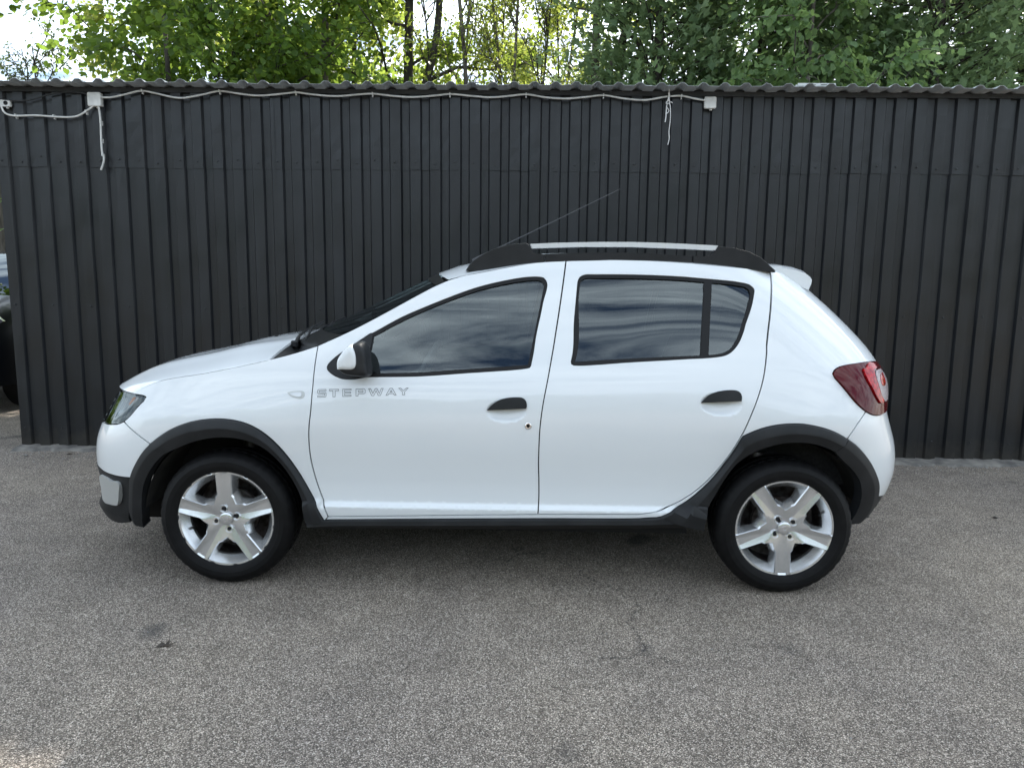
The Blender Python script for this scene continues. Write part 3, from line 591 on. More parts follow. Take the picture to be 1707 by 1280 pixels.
# lamps
HLP = [(-2.17, .84), (-2.10, .868), (-2.045, .8803), (-1.9009, .8836)]
hl = join_runs([HLP, LAMPTOP, [(-1.8657, .7576), (-1.8935, .7435), (-1.934, .7357), (-2.0176, .7266), (-2.10, .728), (-2.17, .745)], [(-2.17, .745), (-2.185, .79), (-2.17, .84)]], .015)
headlight = panel('headlight', hl, M['lens'], CC, off=.0, lip=.006, gap=.002, grid=.03)
ch = hl.mean(0)
panel('lamp_housing', hl, principled('lamp_housing_grey', (.60, .61, .62), .25, metal=.35), headlight, off=-.035, lip=-.030, gap=.004, grid=.03, bulge=lambda v: -.03 * (1 - np.clip(((v - ch) / [.15, .07]) ** 2, 0, 1).max(1)))
refl = [(-1.955, .862), (-1.90, .868), (-1.93, .82), (-1.965, .775), (-2.02, .752), (-2.03, .79), (-2.0, .83)]
panel('lamp_reflector', join_runs([refl + [refl[0]]], .012), M['chrome'], headlight, off=-.022, lip=.02, gap=0, grid=.014, bulge=lambda v: -.035 * (1 - np.clip(np.linalg.norm((v - [-1.972, .812]) / [.06, .055], axis=1) ** 2, 0, 1)))
panel('lamp_bezel', join_runs([[(-1.885, .872), (-1.865, .873), (-1.90, .825), (-1.945, .775), (-1.995, .745), (-2.01, .748), (-1.955, .785), (-1.915, .83), (-1.885, .872)]], .01), M['satin'], headlight, off=-.012, lip=.03, gap=0, grid=.03)
panel('indicator_bulb_cover', join_runs([[(-1.925, .868), (-1.90, .872), (-1.915, .84), (-1.935, .835), (-1.925, .868)]], .01), M['amber'], headlight, off=-.017, lip=.01, gap=0, grid=.03)
panel('lamp_shroud', join_runs([[(-1.825, .845), (-1.845, .80), (-1.875, .765), (-1.93, .745), (-1.945, .752), (-1.90, .79), (-1.865, .825), (-1.825, .845)]], .01), M['seal'], headlight, off=-.010, lip=.02, gap=0, grid=.03)
tl = join_runs([TLL[:15] + [(1.845, .8405), (1.92, .848), (1.975, .885), (1.992, .96), (1.988, 1.04), (1.975, 1.062), TLL[0]]], .012)
taillight = panel('taillight', tl, M['red_dark'], CC, off=.006, lip=.03, gap=.001, grid=.02, bulge=lambda v: .006 * np.sin((v[:, 1] - .84) / .23 * np.pi).clip(0, 1))
redp = T['tl_red'][0]; panel('red_reflector', join_runs([[(1.86, 1.062), redp[0], (1.765, 1.05), redp[1], redp[2], redp[3], redp[4], redp[5], (1.845, .90)], [(1.845, .90), (1.81, .94), (1.80, .98), (1.80, 1.015), (1.815, 1.035), (1.86, 1.045)], [(1.86, 1.045), (1.86, 1.062)]], .01), M['red'], taillight, off=.0135, lip=.008, gap=0, grid=.02, bulge=lambda v: .006 * np.sin((v[:, 1] - .84) / .23 * np.pi).clip(0, 1))
panel('reverse_lens', join_runs([[(1.90, 1.037), (1.865, 1.036), (1.825, 1.03), (1.806, 1.01), (1.804, .975), (1.814, .94), (1.835, .91), (1.865, .895), (1.90, .90)], [(1.90, .90), (1.925, .94), (1.93, 1.0), (1.90, 1.037)]], .01), M['lens_white'], taillight, off=.0135, lip=.008, gap=0, grid=.02, bulge=lambda v: .006 * np.sin((v[:, 1] - .84) / .23 * np.pi).clip(0, 1))
panel('lamp_insert', join_runs([[(1.892, 1.02), (1.855, 1.015), (1.835, .995), (1.835, .972), (1.86, .965), (1.885, .975), (1.892, 1.02)]], .008), M['red'], taillight, off=.0150, lip=.005, gap=0, grid=.02, bulge=lambda v: .006 * np.sin((v[:, 1] - .84) / .23 * np.pi).clip(0, 1))
# grille and tailgate (ends of the car)
panel('grille', join_runs([[(-2.19, .80), (-2.187, .75), (-2.22, .71), (SC, .70)], [(SC, .70), (SC, .865)], [(SC, .865), (-2.35, .86), (-2.19, .83)], [(-2.19, .83), (-2.19, .80)]]), M['seal'], CC, off=-.012, lip=.03, gap=0)
for zc in (.735, .775, .815): panel('grille_bar', np.array([(-2.23, zc - .008), (-2.4, zc - .008), (SC, zc - .008), (SC, zc + .008), (-2.4, zc + .008), (-2.23, zc + .008)]), M['satin'], CC, off=.0, lip=.02, gap=0, grid=.05)
hatch = join_runs([CPIL, [(2.03, 1.42), (SR, 1.45)], [(SR, 1.45), (SR, .795)], [(SR, .795), (2.1, .806), (2.0, .845), (1.985, .86)], [(1.985, .86), (1.998, .96), (1.99, 1.05), (1.959, 1.0704)]])
rw = join_runs([[(2.03, 1.12), (2.06, 1.25), (2.08, 1.37)], [(2.08, 1.37), (SR, 1.40)], [(SR, 1.40), (SR, 1.08)], [(SR, 1.08), (2.15, 1.09), (2.03, 1.12)]])
tailgate = panel('tailgate', hatch, PAINT, CC, [rw], gap=.002)
panel('rear_window', rw, M['glass_rear'], tailgate, off=-.003, lip=.01, gap=0, grid=.05)
# bonnet
HLn = np.array(T['hoodline']); EH = body(HLn[:, 0], HLn[:, 1]); nH = np.linspace(0, 1, len(EH)); u = np.linspace(0, 1, 46); t = np.linspace(-1, 1, 61)
X, Y, Z = (pchip(nH, EH[:, k], u) for k in range(3)); Hc = pchip([0, .25, .5, .75, 1], [-.012, .043, .074, .102, .098], u)
bt = 1 - np.abs(t) ** 2.6; rib = .010 * np.exp(-((np.abs(t) - .62) / .10) ** 2)
G = np.stack([X[:, None] - .33 * (1 - np.abs(t) ** 2.4)[None] * ((1 - u) ** 1.3)[:, None] + .04 * (1 - t ** 2)[None] * u[:, None],
              -np.abs(Y)[:, None] * -t[None] * np.where(np.abs(t) > .999, .996, 1)[None], Z[:, None] + Hc[:, None] * bt[None] + rib[None] * np.sin(u * np.pi).clip(0, 1)[:, None] ** .5 - .0015], -1)
front_lip = G[0].copy(); front_lip[:, 2] -= .035; front_lip[:, 0] += .02
G = np.concatenate([front_lip[None], G]); back = G[-1].copy(); back[:, 2] -= .02; G = np.concatenate([G, back[None]])
bonnet = loft('bonnet', G, M['paint'], car); fix_normals(bonnet, 50)
b = MB(); b.lathe([(.011, 0), (.010, .006), (.004, .009), (0, .009)], n=14, axis='z'); nz = b.build('washer_nozzle', M['seal'], car, loc=tuple(G[36, 22] + [0, 0, .001]))
b = MB(); b.lathe([(.011, 0), (.010, .006), (.004, .009), (0, .009)], n=14, axis='z'); nz = b.build('washer_nozzle', M['seal'], car, loc=tuple(G[36, 38] + [0, 0, .001]))
# windscreen, cowl, roof
PA = np.array(T['pillarA']); EP = body(PA[:, 0], PA[:, 1]); nP = np.linspace(0, 1, len(EP)); u = np.linspace(.16, 1, 26); t = np.linspace(-1, 1, 41)
ep = np.stack([pchip(nP, EP[:, k], u) for k in range(3)], 1)
cen = np.stack([np.interp(u, [.16, 1], [-.372, -1.115]), np.interp(u, [.16, .5, 1], [1.474, 1.330, 1.118])], 1)
bt = 1 - np.abs(t) ** 2.3
G = np.stack([ep[:, 0:1] + (cen[:, 0] - ep[:, 0])[:, None] * bt, np.abs(ep[:, 1:2]) * t * .995, ep[:, 2:3] + (cen[:, 1] - ep[:, 2])[:, None] * bt - .002], -1)
windscreen = loft('windscreen', G, M['screen'], car, flip=True)
bandt = np.concatenate([G[-5:], G[-1:] + np.array([0, 0, -.03])]) + np.array([-.0015, 0, .003]); loft('windscreen_black_band', bandt, M['seal'], windscreen, flip=True)
topb = G[:3] + np.array([-.0015, 0, .003]); loft('windscreen_black_band', topb, M['seal'], windscreen, flip=True)
wb = G[-1]; hb_ = bonnet_back = None
hoodback = np.array([bonnet.data.vertices[i].co for i in range(46 * 61, 47 * 61)])
hb2 = np.stack([np.interp(np.linspace(0, 60, 41), np.arange(61), hoodback[:, k]) for k in range(3)], 1)
cowl = np.array([hb2 * (1 - k) + wb * k + np.array([0, 0, -.035 * math.sin(math.pi * k) - .012 * (1 - k) - .012 * k]) for k in np.linspace(0, 1, 6)])
loft('cowl_grille', cowl, M['plastic'], car, flip=True)
for a, c_ in (((-1.02, -.52), (-1.02, .02)), ((-1.08, .02), (-1.03, .55))):
    b = MB(); z0 = 1.115; p0 = np.array([a[0] - .03, a[1], z0 - .005]); p1 = np.array([c_[0] - .09, c_[1], z0 + .055])
    b.tube([p0, p0 * .7 + p1 * .3 + [0, 0, .02], p1], [.011, .008, .005], 8)
    b.tube([p0 + [.05, .02, .02], (p0 + p1) / 2 + [.04, 0, .035], p1 + [.03, .1, .02]], .006, 6); b.lathe([(.018, -.01), (.018, .012), (.012, .018), (0, .018)], c=tuple(p0), n=16, axis='z')
    fix_normals(b.build('wiper', M['plastic'], car))
ER = np.array([(-.1622, 1.4344), (-.0337, 1.4575)] + rv(T['topF'])[1:] + T['topR'][1:] + QTOP[1:3]); er = body(ER[:, 0], ER[:, 1]); nR = np.linspace(0, 1, len(er)); u = np.linspace(0, 1, 50); t = np.linspace(-1, 1, 41)
e3 = np.stack([pchip(nR, er[:, k], u) for k in range(3)], 1)
xc = e3[:, 0] + np.interp(u, [0, .5, 1], [-.372 - e3[0, 0], 0, 1.36 - e3[-1, 0]])
zc = pchip([-.372, -.30, -.215, 0, .4, .8, 1.2, 1.5], [1.474, 1.503, 1.525, 1.552, 1.572, 1.572, 1.548, 1.51], xc)
bt = 1 - np.abs(t) ** 2.8
G = np.stack([e3[:, 0:1] + (xc - e3[:, 0])[:, None] * bt, np.abs(e3[:, 1:2]) * t, e3[:, 2:3] + (zc - e3[:, 2])[:, None] * bt - .001], -1)
roof = loft('roof', G, M['paint'], car, flip=True)
# spoiler
t = np.linspace(-1, 1, 31); sec = [(1.24, 1.532), (1.33, 1.527), (1.392, 1.518), (1.4388, 1.504), (1.466, 1.486), (1.474, 1.472), (1.472, 1.455), (1.461, 1.423), (1.42, 1.44), (1.36, 1.46)]
k = 1 - np.abs(t) ** 3
G = np.array([[(x + .045 * (1 - tt * tt) * min(1, (x - 1.2) / .2), tt * .50, z + .012 * (1 - tt * tt) - .02 * abs(tt) ** 6) for tt in t] for x, z in sec])
o = loft('roof_spoiler', G, M['paint'], car); fix_normals(o, 45)
for jj in (0, -1): mesh_obj('spoiler_end', G[:, jj], [tuple(range(len(G)))], M['paint'], o, smooth=False)
# roof rails
for sg in (-1, 1):
    rail = empty('roof_rail', parent=car); y0, y1 = sg * .592, sg * .555
    ff = [(-.1994, 1.4758), (-.1844, 1.5013), (-.1633, 1.5224), (-.1362, 1.5435), (-.1031, 1.5617), (-.0671, 1.5784), (-.0161, 1.5952), (.0289, 1.6045), (.089, 1.6087), (.0965, 1.6053), (.112, 1.584), (.124, 1.570), (.137, 1.5603), (.178, 1.5575), (.178, 1.520), (.06, 1.508), (-.03, 1.494), (-.12, 1.477)]
    b = MB(); b.prism(ff, y0, y1, .007); fix_normals(b.build('front_foot', M['plastic'], rail), 40)
    sb = [(.104, 1.6046), (.22, 1.6110), (.3405, 1.6150), (.46, 1.6175), (.5847, 1.6185), (.71, 1.6165), (.8287, 1.6130), (.9913, 1.6060), (.9802, 1.5838), (.8298, 1.5895), (.5855, 1.5957), (.341, 1.5935), (.1124, 1.5842)]
    b = MB(); b.prism(sb, y0 + sg * .001, y1, .006); fix_normals(b.build('rail_bar', M['barsilver'], rail), 40)
    ls = [(.179, 1.5590), (.32, 1.565), (.4641, 1.5695), (.6679, 1.5676), (.8719, 1.5561), (.8719, 1.520), (.6, 1.528), (.42, 1.528), (.179, 1.518)]
    b = MB(); b.prism(ls, y0, y1, .004); fix_normals(b.build('rail_strip', M['plastic'], rail), 40)
    rf = [(.8735, 1.5561), (.93, 1.5555), (.950, 1.560), (.9724, 1.5773), (.992, 1.6035), (1.0728, 1.596), (1.1386, 1.5791), (1.1969, 1.5516), (1.2653, 1.4944), (1.2653, 1.484), (1.0771, 1.504), (.8735, 1.520)]
    b = MB(); b.prism(rf, y0, y1, .007); fix_normals(b.build('rear_foot', M['plastic'], rail), 40)
# door mirrors
MO = np.array([(-.7261, 1.0389), (-.7241, 1.0758), (-.7037, 1.1104), (-.6861, 1.1326), (-.6639, 1.147), (-.6369, 1.1552), (-.6247, 1.1541), (-.6079, 1.1336), (-.5999, 1.102), (-.598, 1.0677), (-.5965, 1.0087), (-.6395, 1.0068), (-.6886, 1.0123), (-.7129, 1.0243)])
MW = np.array([(-.7243, 1.0413), (-.7222, 1.078), (-.702, 1.1123), (-.684, 1.1334), (-.6620, 1.1477), (-.6485, 1.13), (-.6405, 1.1034), (-.6395, 1.0693), (-.6436, 1.0522), (-.6545, 1.0422)])
def dome(outline, levels, name, mat, sg, parent):
    q = spline(np.vstack([outline, outline[:1]]), .008)[:-1]; c = np.array([-.655, 1.08]); V = []; n = len(q); F = []
    for y, kx in levels: V += [(c[0] + (p[0] - c[0]) * kx, sg * y, c[1] + (p[1] - c[1]) * kx) for p in q]
    for r in range(len(levels) - 1):
        for i in range(n): j = (i + 1) % n; F.append((r * n + i, r * n + j, (r + 1) * n + j, (r + 1) * n + i))
    F.append(tuple(range((len(levels) - 1) * n, len(levels) * n))); o = mesh_obj(name, V, F, mat, parent); fix_normals(o, 50); return o
for sg in (-1, 1):
    mr = empty('door_mirror', parent=car)
    dome(MO, [(.80, .55), (.835, .95), (.86, 1.03), (.90, 1.02), (.93, 1.0), (.95, .95), (.962, .86), (.968, .70)], 'mirror_housing', M['plastic'], sg, mr)
    o = dome(MW, [(.86, 1.0), (.90, 1.045), (.938, 1.05), (.957, 1.02), (.970, .96), (.978, .84), (.981, .5)], 'mirror_cap', M['paint'], sg, mr)
    b = MB(); b.prism([(-.70, 1.02), (-.62, 1.02), (-.62, 1.07), (-.70, 1.07)], sg * .79, sg * .86, .004); b.build('mirror_arm', M['plastic'], mr)
# aerial
b = MB(); b.tube([(-.205, -.05, 1.540), (-.17, -.05, 1.556), (-.115, -.05, 1.588)], [.010, .012, .006], 10); b.tube([(-.115, -.05, 1.588), (.25, -.05, 1.764), (.592, -.05, 1.932)], [.0032, .0027, .0021], 8)
fix_normals(b.build('aerial', principled('aerial_grey', (.035, .035, .04), .4), car))
# wheels
def make_wheel(x, y, zc, spoke0, bolt0, sg):
    w = empty('wheel', (x, y, zc), car)
    if sg > 0: w.rotation_euler = (0, 0, math.pi)
    # tyre
    prof = [(.219, .02), (.224, .004), (.231, -.006), (.245, -.012), (.252, -.0135), (.253, -.0145), (.262, -.0155), (.276, -.0150), (.277, -.0140), (.290, -.009), (.300, -.001), (.307, .008), (.3125, .017), (.3160, .027), (.3172, .050), (.311, .0505), (.311, .058), (.3176, .0585), (.3178, .092), (.311, .0925), (.311, .100), (.3178, .1005), (.3172, .14), (.3125, .165), (.305, .178), (.27, .19), (.225, .185)]
    n = 168; a = np.linspace(0, 2 * np.pi, n, endpoint=False); V = []; F = []
    for pi, (r, h) in enumerate(prof):
        for kx, tt in enumerate(a):
            rr, hh = r, h
            if 10 <= pi <= 14 and kx % 4 == 0: rr -= .0022; hh += .0012
            if 17 <= pi <= 18 and kx % 4 == 1: rr -= .004
            V.append((rr * math.cos(tt), hh, rr * math.sin(tt)))
    for i in range(len(prof) - 1):
        for kx in range(n): j = (kx + 1) % n; F.append((i * n + kx, i * n + j, (i + 1) * n + j, (i + 1) * n + kx))
    o = mesh_obj('tyre', V, F, M['tyre'], w); fix_normals(o, 30)
    # spoked trim
    P = {}; V = []; F = []
    def pt(u_, v_, d): V.append((u_, v_, d)); return len(V) - 1
    def pol(r, deg, d): return pt(r * math.cos(math.radians(deg)), r * math.sin(math.radians(deg)), d)
    h0, h18, h36 = pol(.029, 0, .0125), pol(.029, 18, .0125), pol(.029, 36, .0125)
    f0 = pt(.056, 0, .0125); fr = pt(.2165, 0, .0075); frE = pt(.2155, .0175, .0075); r1 = pt(.2125, .0345, -.001); r2 = pt(.112, .032, .0005); vv = pol(.086, 36, .002)
    r1o = pt(.2115, .0385, .004); r2o = pt(.116, .0365, .0065); vvo = pol(.091, 36, .008); r2b = pt(.100, .041, .001); r2bo = pt(.1045, .0455, .0072)
    o1 = pt(.184, .051, .046); o2 = pt(.130, .0445, .043); o2b = pt(.1135, .054, .040); o3 = pol(.112, 36, .038)
    angs = [12.5, 17, 22, 27, 31.5, 36]; ro = .2262
    A = [pol(ro, d, .0025) for d in (0, 4.9, 9.2, 10.3)]; Ab = [pol(ro, d, .0025) for d in angs]
    L_ = [pol(.2165, d, .004) for d in angs]; Q_ = [pol(.189, max(d, 16.2), .047) for d in angs]; Q2 = Q_
    F += [(h0, h18, f0), (h18, r2, f0), (h18, r2b, r2), (h18, h36, vv), (h18, vv, r2b), (f0, frE, fr), (f0, r2, r1, frE), (r2, r2o, r1o, r1), (r2b, r2bo, r2o, r2), (vv, vvo, r2bo, r2b),
          (r2o, o2, o1, r1o), (r2bo, o2b, o2, r2o), (vvo, o3, o2b, r2bo), (fr, frE, A[1], A[0]), (frE, r1, A[2], A[1]), (r1, r1o, A[3], A[2]), (r1o, L_[0], Ab[0], A[3]), (r1o, o1, Q_[1], L_[1], L_[0])]
    for k_ in range(5):
        F.append((L_[k_], L_[k_ + 1], Ab[k_ + 1], Ab[k_]))
        if k_ >= 1: F.append((L_[k_], Q_[k_], Q_[k_ + 1], L_[k_ + 1]))
    edge = [o3, o2b, o2, o1] + Q_[1:]
    back = {}
    for i in edge: back[i] = pt(V[i][0], V[i][1], V[i][2] + .018)
    for a_, b_ in zip(edge[:-1], edge[1:]): F.append((a_, back[a_], back[b_], b_))
    b = MB()
    for s5 in range(5):
        for mir in (1, -1):
            th = math.radians(spoke0 + 72 * s5); c_, s_ = math.cos(th), math.sin(th)
            b.add([(u_ * c_ - mir * v_ * s_, d, u_ * s_ + mir * v_ * c_) for u_, v_, d in V], [f if mir == 1 else tuple(reversed(f)) for f in F])
    b.lathe([(.2262, .0025), (.2275, .008), (.2255, .016)], n=90)
    import bmesh
    o = b.build('wheel_trim', M['silver'], w); bm = bmesh.new(); bm.from_mesh(o.data); bmesh.ops.remove_doubles(bm, verts=bm.verts, dist=.0004); bm.to_mesh(o.data); bm.free(); fix_normals(o, 14)
    b = MB(); b.lathe([(.192, .05), (.190, .07), (.186, .16), (.15, .17), (.05, .17)], n=64); fix_normals(b.build('rim_barrel', M['steel'], w))
    b = MB(); b.lathe([(.0, .07), (.055, .07), (.06, .085), (.125, .085), (.128, .09), (.128, .105), (.06, .105)], n=48); fix_normals(b.build('brake_disc', M['steel'], w))
    b = MB(); b.lathe([(.0305, .010), (.0300, .0045), (.027, .002), (.015, .0005), (0, 0)], n=40); cp = b.build('centre_cap', M['silver'], w); fix_normals(cp)
    em = np.array([(-.013, .011), (.006, .011), (.013, .004), (.013, -.004), (.006, -.011), (-.013, -.011), (-.009, -.005), (-.009, .005)]); em = em @ np.array([[math.cos(.35), math.sin(.35)], [-math.sin(.35), math.cos(.35)]]); inner = em * .62
    nE = len(em); V2 = [(p[0], -.0018, p[1]) for p in em] + [(p[0], -.0018, p[1]) for p in inner] + [(p[0], .001, p[1]) for p in em] + [(p[0], .001, p[1]) for p in inner]
    F2 = [(i, (i + 1) % nE, nE + (i + 1) % nE, nE + i) for i in range(nE)] + [(2 * nE + i, 2 * nE + (i + 1) % nE, (i + 1) % nE, i) for i in range(nE)] + [(nE + i, nE + (i + 1) % nE, 3 * nE + (i + 1) % nE, 3 * nE + i) for i in range(nE)]
    fix_normals(mesh_obj('emblem', V2, F2, M['chrome'], w, smooth=False))
    for kx in range(4):
        th = math.radians(bolt0 + 90 * kx); c3 = (.050 * math.cos(th), 0, .050 * math.sin(th))
        b = MB(); b.lathe([(.0180, .013), (.0180, .0060), (.0170, .0048), (.0160, .0055), (.0157, .022)], c=c3, n=24); bo = b.build('bolt_hole', M['silver'], w); fix_normals(bo)
        b = MB(); b.lathe([(.0158, .0118), (.0098, .0118), (.009, .0075), (.006, .0065), (0, .009)], c=c3, n=12); fix_normals(b.build('wheel_bolt', M['dark'], w))
    b = MB(); vx = math.radians(spoke0 + 36 * 3); b.tube([(.185 * math.cos(vx), .05, .185 * math.sin(vx)), (.175 * math.cos(vx), .03, .175 * math.sin(vx))], .006, 8); b.build('valve', M['seal'], w)
    return w
make_wheel(-1.2945, -.835, .3165, 91, 13.4, -1); make_wheel(1.2945, -.835, .3165, 270.5, 36, -1)
make_wheel(-1.2945, .835, .3165, 60, 13.4, 1); make_wheel(1.2945, .835, .3165, 20, 36, 1)
# wheel housings, floor, axles
for sg in (-1, 1):
    for xw, a0, a1, rr in ((-1.30, -2, 176, .385), (1.32, 10, 188, .380)):
        aa = np.radians(np.linspace(a0, a1, 30)); ys = np.linspace(.80 if xw < 0 else .77, .50, 4)
        G = np.array([[(xw + rr * math.cos(q), sg * y, .33 + rr * math.sin(q) * 1.0) for y in ys] for q in aa]); o = loft('wheel_liner', G, M['liner'], car); 
        b = MB(); pts = [(xw + rr * math.cos(q), .33 + rr * math.sin(q)) for q in aa]; b.add([(p[0], sg * .50, p[1]) for p in pts], [tuple(range(len(pts)))]); b.build('wheel_liner', M['dark'], car, smooth=False)
b = MB(); b.box((-.85, -.69, .235), (.88, .69, .27)); b.box((-1.95, -.48, .20), (-.85, .48, .30)); b.box((.88, -.48, .26), (1.85, .48, .40)); b.build('floor_pan', M['dark'], car, smooth=False)
b = MB(); b.tube([(1.2945, -.68, .30), (1.2945, .68, .30)], .035, 12); b.tube([(1.22, -.66, .30), (1.22, -.60, .62)], .04, 12); b.tube([(1.22, .66, .30), (1.22, .60, .62)], .04, 12); fix_normals(b.build('rear_axle', M['steel'], car))
b = MB(); b.tube([(-1.2945, -.68, .30), (-1.2945, .68, .30)], .03, 12); b.tube([(-1.28, -.62, .30), (-1.25, -.56, .68)], .045, 12); b.tube([(-1.28, .62, .30), (-1.25, .56, .68)], .045, 12); fix_normals(b.build('front_axle', M['steel'], car))
# cabin
card = lambda a, c_, top: np.array([(a, .36), (c_, .36), (c_, top), ((a + c_) / 2, top), (a, top)])
panel('door_card', card(-.78, .12, .97), M['interior'], CC, off=-.05, lip=.03, gap=0, grid=.1)
panel('door_card', card(.22, 1.0, 1.04), M['interior'], CC, off=-.05, lip=.03, gap=0, grid=.1)
b = MB(); b.prism([(-1.02, .62), (-1.02, 1.06), (-.80, 1.06), (-.62, 1.0), (-.60, .86), (-.72, .62)], -.70, .70, .02); fix_normals(b.build('dashboard', M['dash'], car))
a = np.linspace(0, 2 * np.pi, 33); ctr = np.array([-.44, -.36, .95]); b = MB(); tl_ = math.radians(28)
ring = [ctr + .185 * np.array([math.sin(tl_) * math.sin(q) * 1.0, math.cos(q), math.cos(tl_) * math.sin(q)]) for q in a]; b.tube(ring, .015, 8, cap=False)
for q in (0., math.pi, -math.pi / 2): b.tube([ctr, ctr + .18 * np.array([math.sin(tl_) * math.sin(q), math.cos(q), math.cos(tl_) * math.sin(q)])], .014, 6)
b.tube([ctr, ctr + np.array([-.25, 0, -.12])], .035, 10); fix_normals(b.build('steering_wheel', M['dash'], car))
for x0, ys in ((.0, (-.37, .37)), (.80, (-.37, .37))):
    for y in ys:
        b = MB(); b.prism([(x0 - .42, .44), (x0 + .05, .40), (x0 + .10, .50), (x0 - .40, .58)], y - .24, y + .24, .04); b.prism([(x0 + .0, .50), (x0 + .12, .50), (x0 + .34, 1.10), (x0 + .29, 1.15), (x0 + .22, 1.12)], y - .23, y + .23, .05)
        b.prism([(x0 + .29, 1.19), (x0 + .37, 1.19), (x0 + .41, 1.34), (x0 + .35, 1.37), (x0 + .31, 1.34)], y - .13, y + .13, .03); b.tube([(x0 + .29, y - .06, 1.12), (x0 + .34, y - .06, 1.22)], .008, 6); b.tube([(x0 + .29, y + .06, 1.12), (x0 + .34, y + .06, 1.22)], .008, 6)
        fix_normals(b.build('seat', M['interior'], car))
hl_ = np.stack([e3[:, 0:1] + (xc - e3[:, 0])[:, None] * bt, np.abs(e3[:, 1:2]) * np.linspace(-1, 1, 41) * .97, e3[:, 2:3] + (zc - e3[:, 2])[:, None] * bt - .04], -1)
loft('headliner', hl_[2:-2], principled('headliner_grey', (.25, .25, .24), .9), car)
b = MB(); b.box((1.15, -.55, .45), (1.75, .55, .98)); b.build('parcel_shelf', M['interior'], car, smooth=False)
# ------------------------------------------------------------------ ground
rng = np.random.default_rng(7); random.seed(7)
b = MB(); b.add([(-250, -250, 0), (250, -250, 0), (250, 250, 0), (-250, 250, 0)], [(0, 1, 2, 3)])
tag(b.build('ground', M['asphalt'], smooth=False), kind='structure')
# crumbling concrete footing along the shed
xs = np.arange(-4.16, 6.0, .06); V = []; F = []
for x in xs:
    e = 1.70 + .03 * math.sin(x * 3.1) + .035 * rng.standard_normal() * .5; h = .012 + .010 * rng.random()
    V += [(x, e, -.005), (x, e + .03, h), (x, 1.90, h + .012 + .006 * rng.random())]
n = len(xs); F = [(3 * i + k, 3 * i + k + 3, 3 * i + k + 4, 3 * i + k + 1) for i in range(n - 1) for k in (0, 1)]
tag(mesh_obj('shed_footing', V, F, M['concrete'], smooth=False), kind='structure')
# loose grit along the footing and on the asphalt
ico = [(0, 0, 1), (.9, 0, .4), (.28, .85, .45), (-.72, .52, .4), (-.72, -.52, .4), (.28, -.85, .45), (0, 0, 0)]
icf = [(0, 1, 2), (0, 2, 3), (0, 3, 4), (0, 4, 5), (0, 5, 1), (6, 2, 1), (6, 3, 2), (6, 4, 3), (6, 5, 4), (6, 1, 5)]
b = MB()
for i in range(1500):
    if i < 900: x, y, r = rng.uniform(-6, 4.5), 1.68 - abs(rng.normal(0, .16)), rng.uniform(.003, .011)
    else: x, y, r = rng.uniform(-4, 4), rng.uniform(-2.6, 1.6), rng.uniform(.002, .0055)
    a = rng.uniform(0, 6.28); c, s = math.cos(a), math.sin(a); k = rng.uniform(.6, 1.3, 3) * r
    b.add([((p[0] * c - p[1] * s) * k[0] + x, (p[0] * s + p[1] * c) * k[1] + y, p[2] * k[2] * .8 - .0005) for p in ico], icf)
tag(b.build('loose_grit', M['pebble'], smooth=False), 'small pale stones and grit scattered on the asphalt', 'grit', kind='stuff')
def stone(x, y, r, label, mat='pebble', flat=.6):
    b = MB(); k = rng.uniform(.8, 1.3, 3) * r; b.add([(p[0] * k[0], p[1] * k[1], p[2] * k[2] * flat) for p in ico], icf)
    o = b.build('stone', M[mat], smooth=False, loc=(x, y, 0)); o.rotation_euler = (0, 0, rng.uniform(0, 6)); o.location.z = -.001
    o.modifiers.new('bevel', 'BEVEL').width = r * .15
    return tag(o, label, 'stone', 'stones by the foot of the shed')
stone(-3.93, 1.55, .028, 'pale grey stone at the left corner of the shed')
stone(-3.62, 1.62, .026, 'dark lump lying against the foot of the shed wall', 'dryleaf')
stone(-3.16, 1.58, .018, 'small white stone beside the shed wall left of the car')
stone(-2.78, 1.18, .034, 'flat grey stone on the asphalt near the front bumper', flat=.35)
stone(3.05, .35, .022, 'small black lump on the asphalt right of the car', 'dryleaf')
# dark dry leaf in the foreground
b = MB(); b.add([(-.035, 0, .002), (-.012, .018, .010), (.0, .004, .006), (.018, .026, .012), (.012, .0, .004), (.040, -.004, .010), (.008, -.014, .003), (-.012, -.010, .006)], [(0, 7, 2, 1), (2, 4, 3), (2, 7, 6, 4), (4, 6, 5)])
o = b.build('dry_leaf', M['dryleaf'], smooth=False, loc=(-1.30, -1.42, .001)); o.rotation_euler = (0, 0, .5); o.modifiers.new('thickness', 'SOLIDIFY').thickness = .001
tag(o, 'single dark dry leaf on the open asphalt in front of the car', 'leaf')

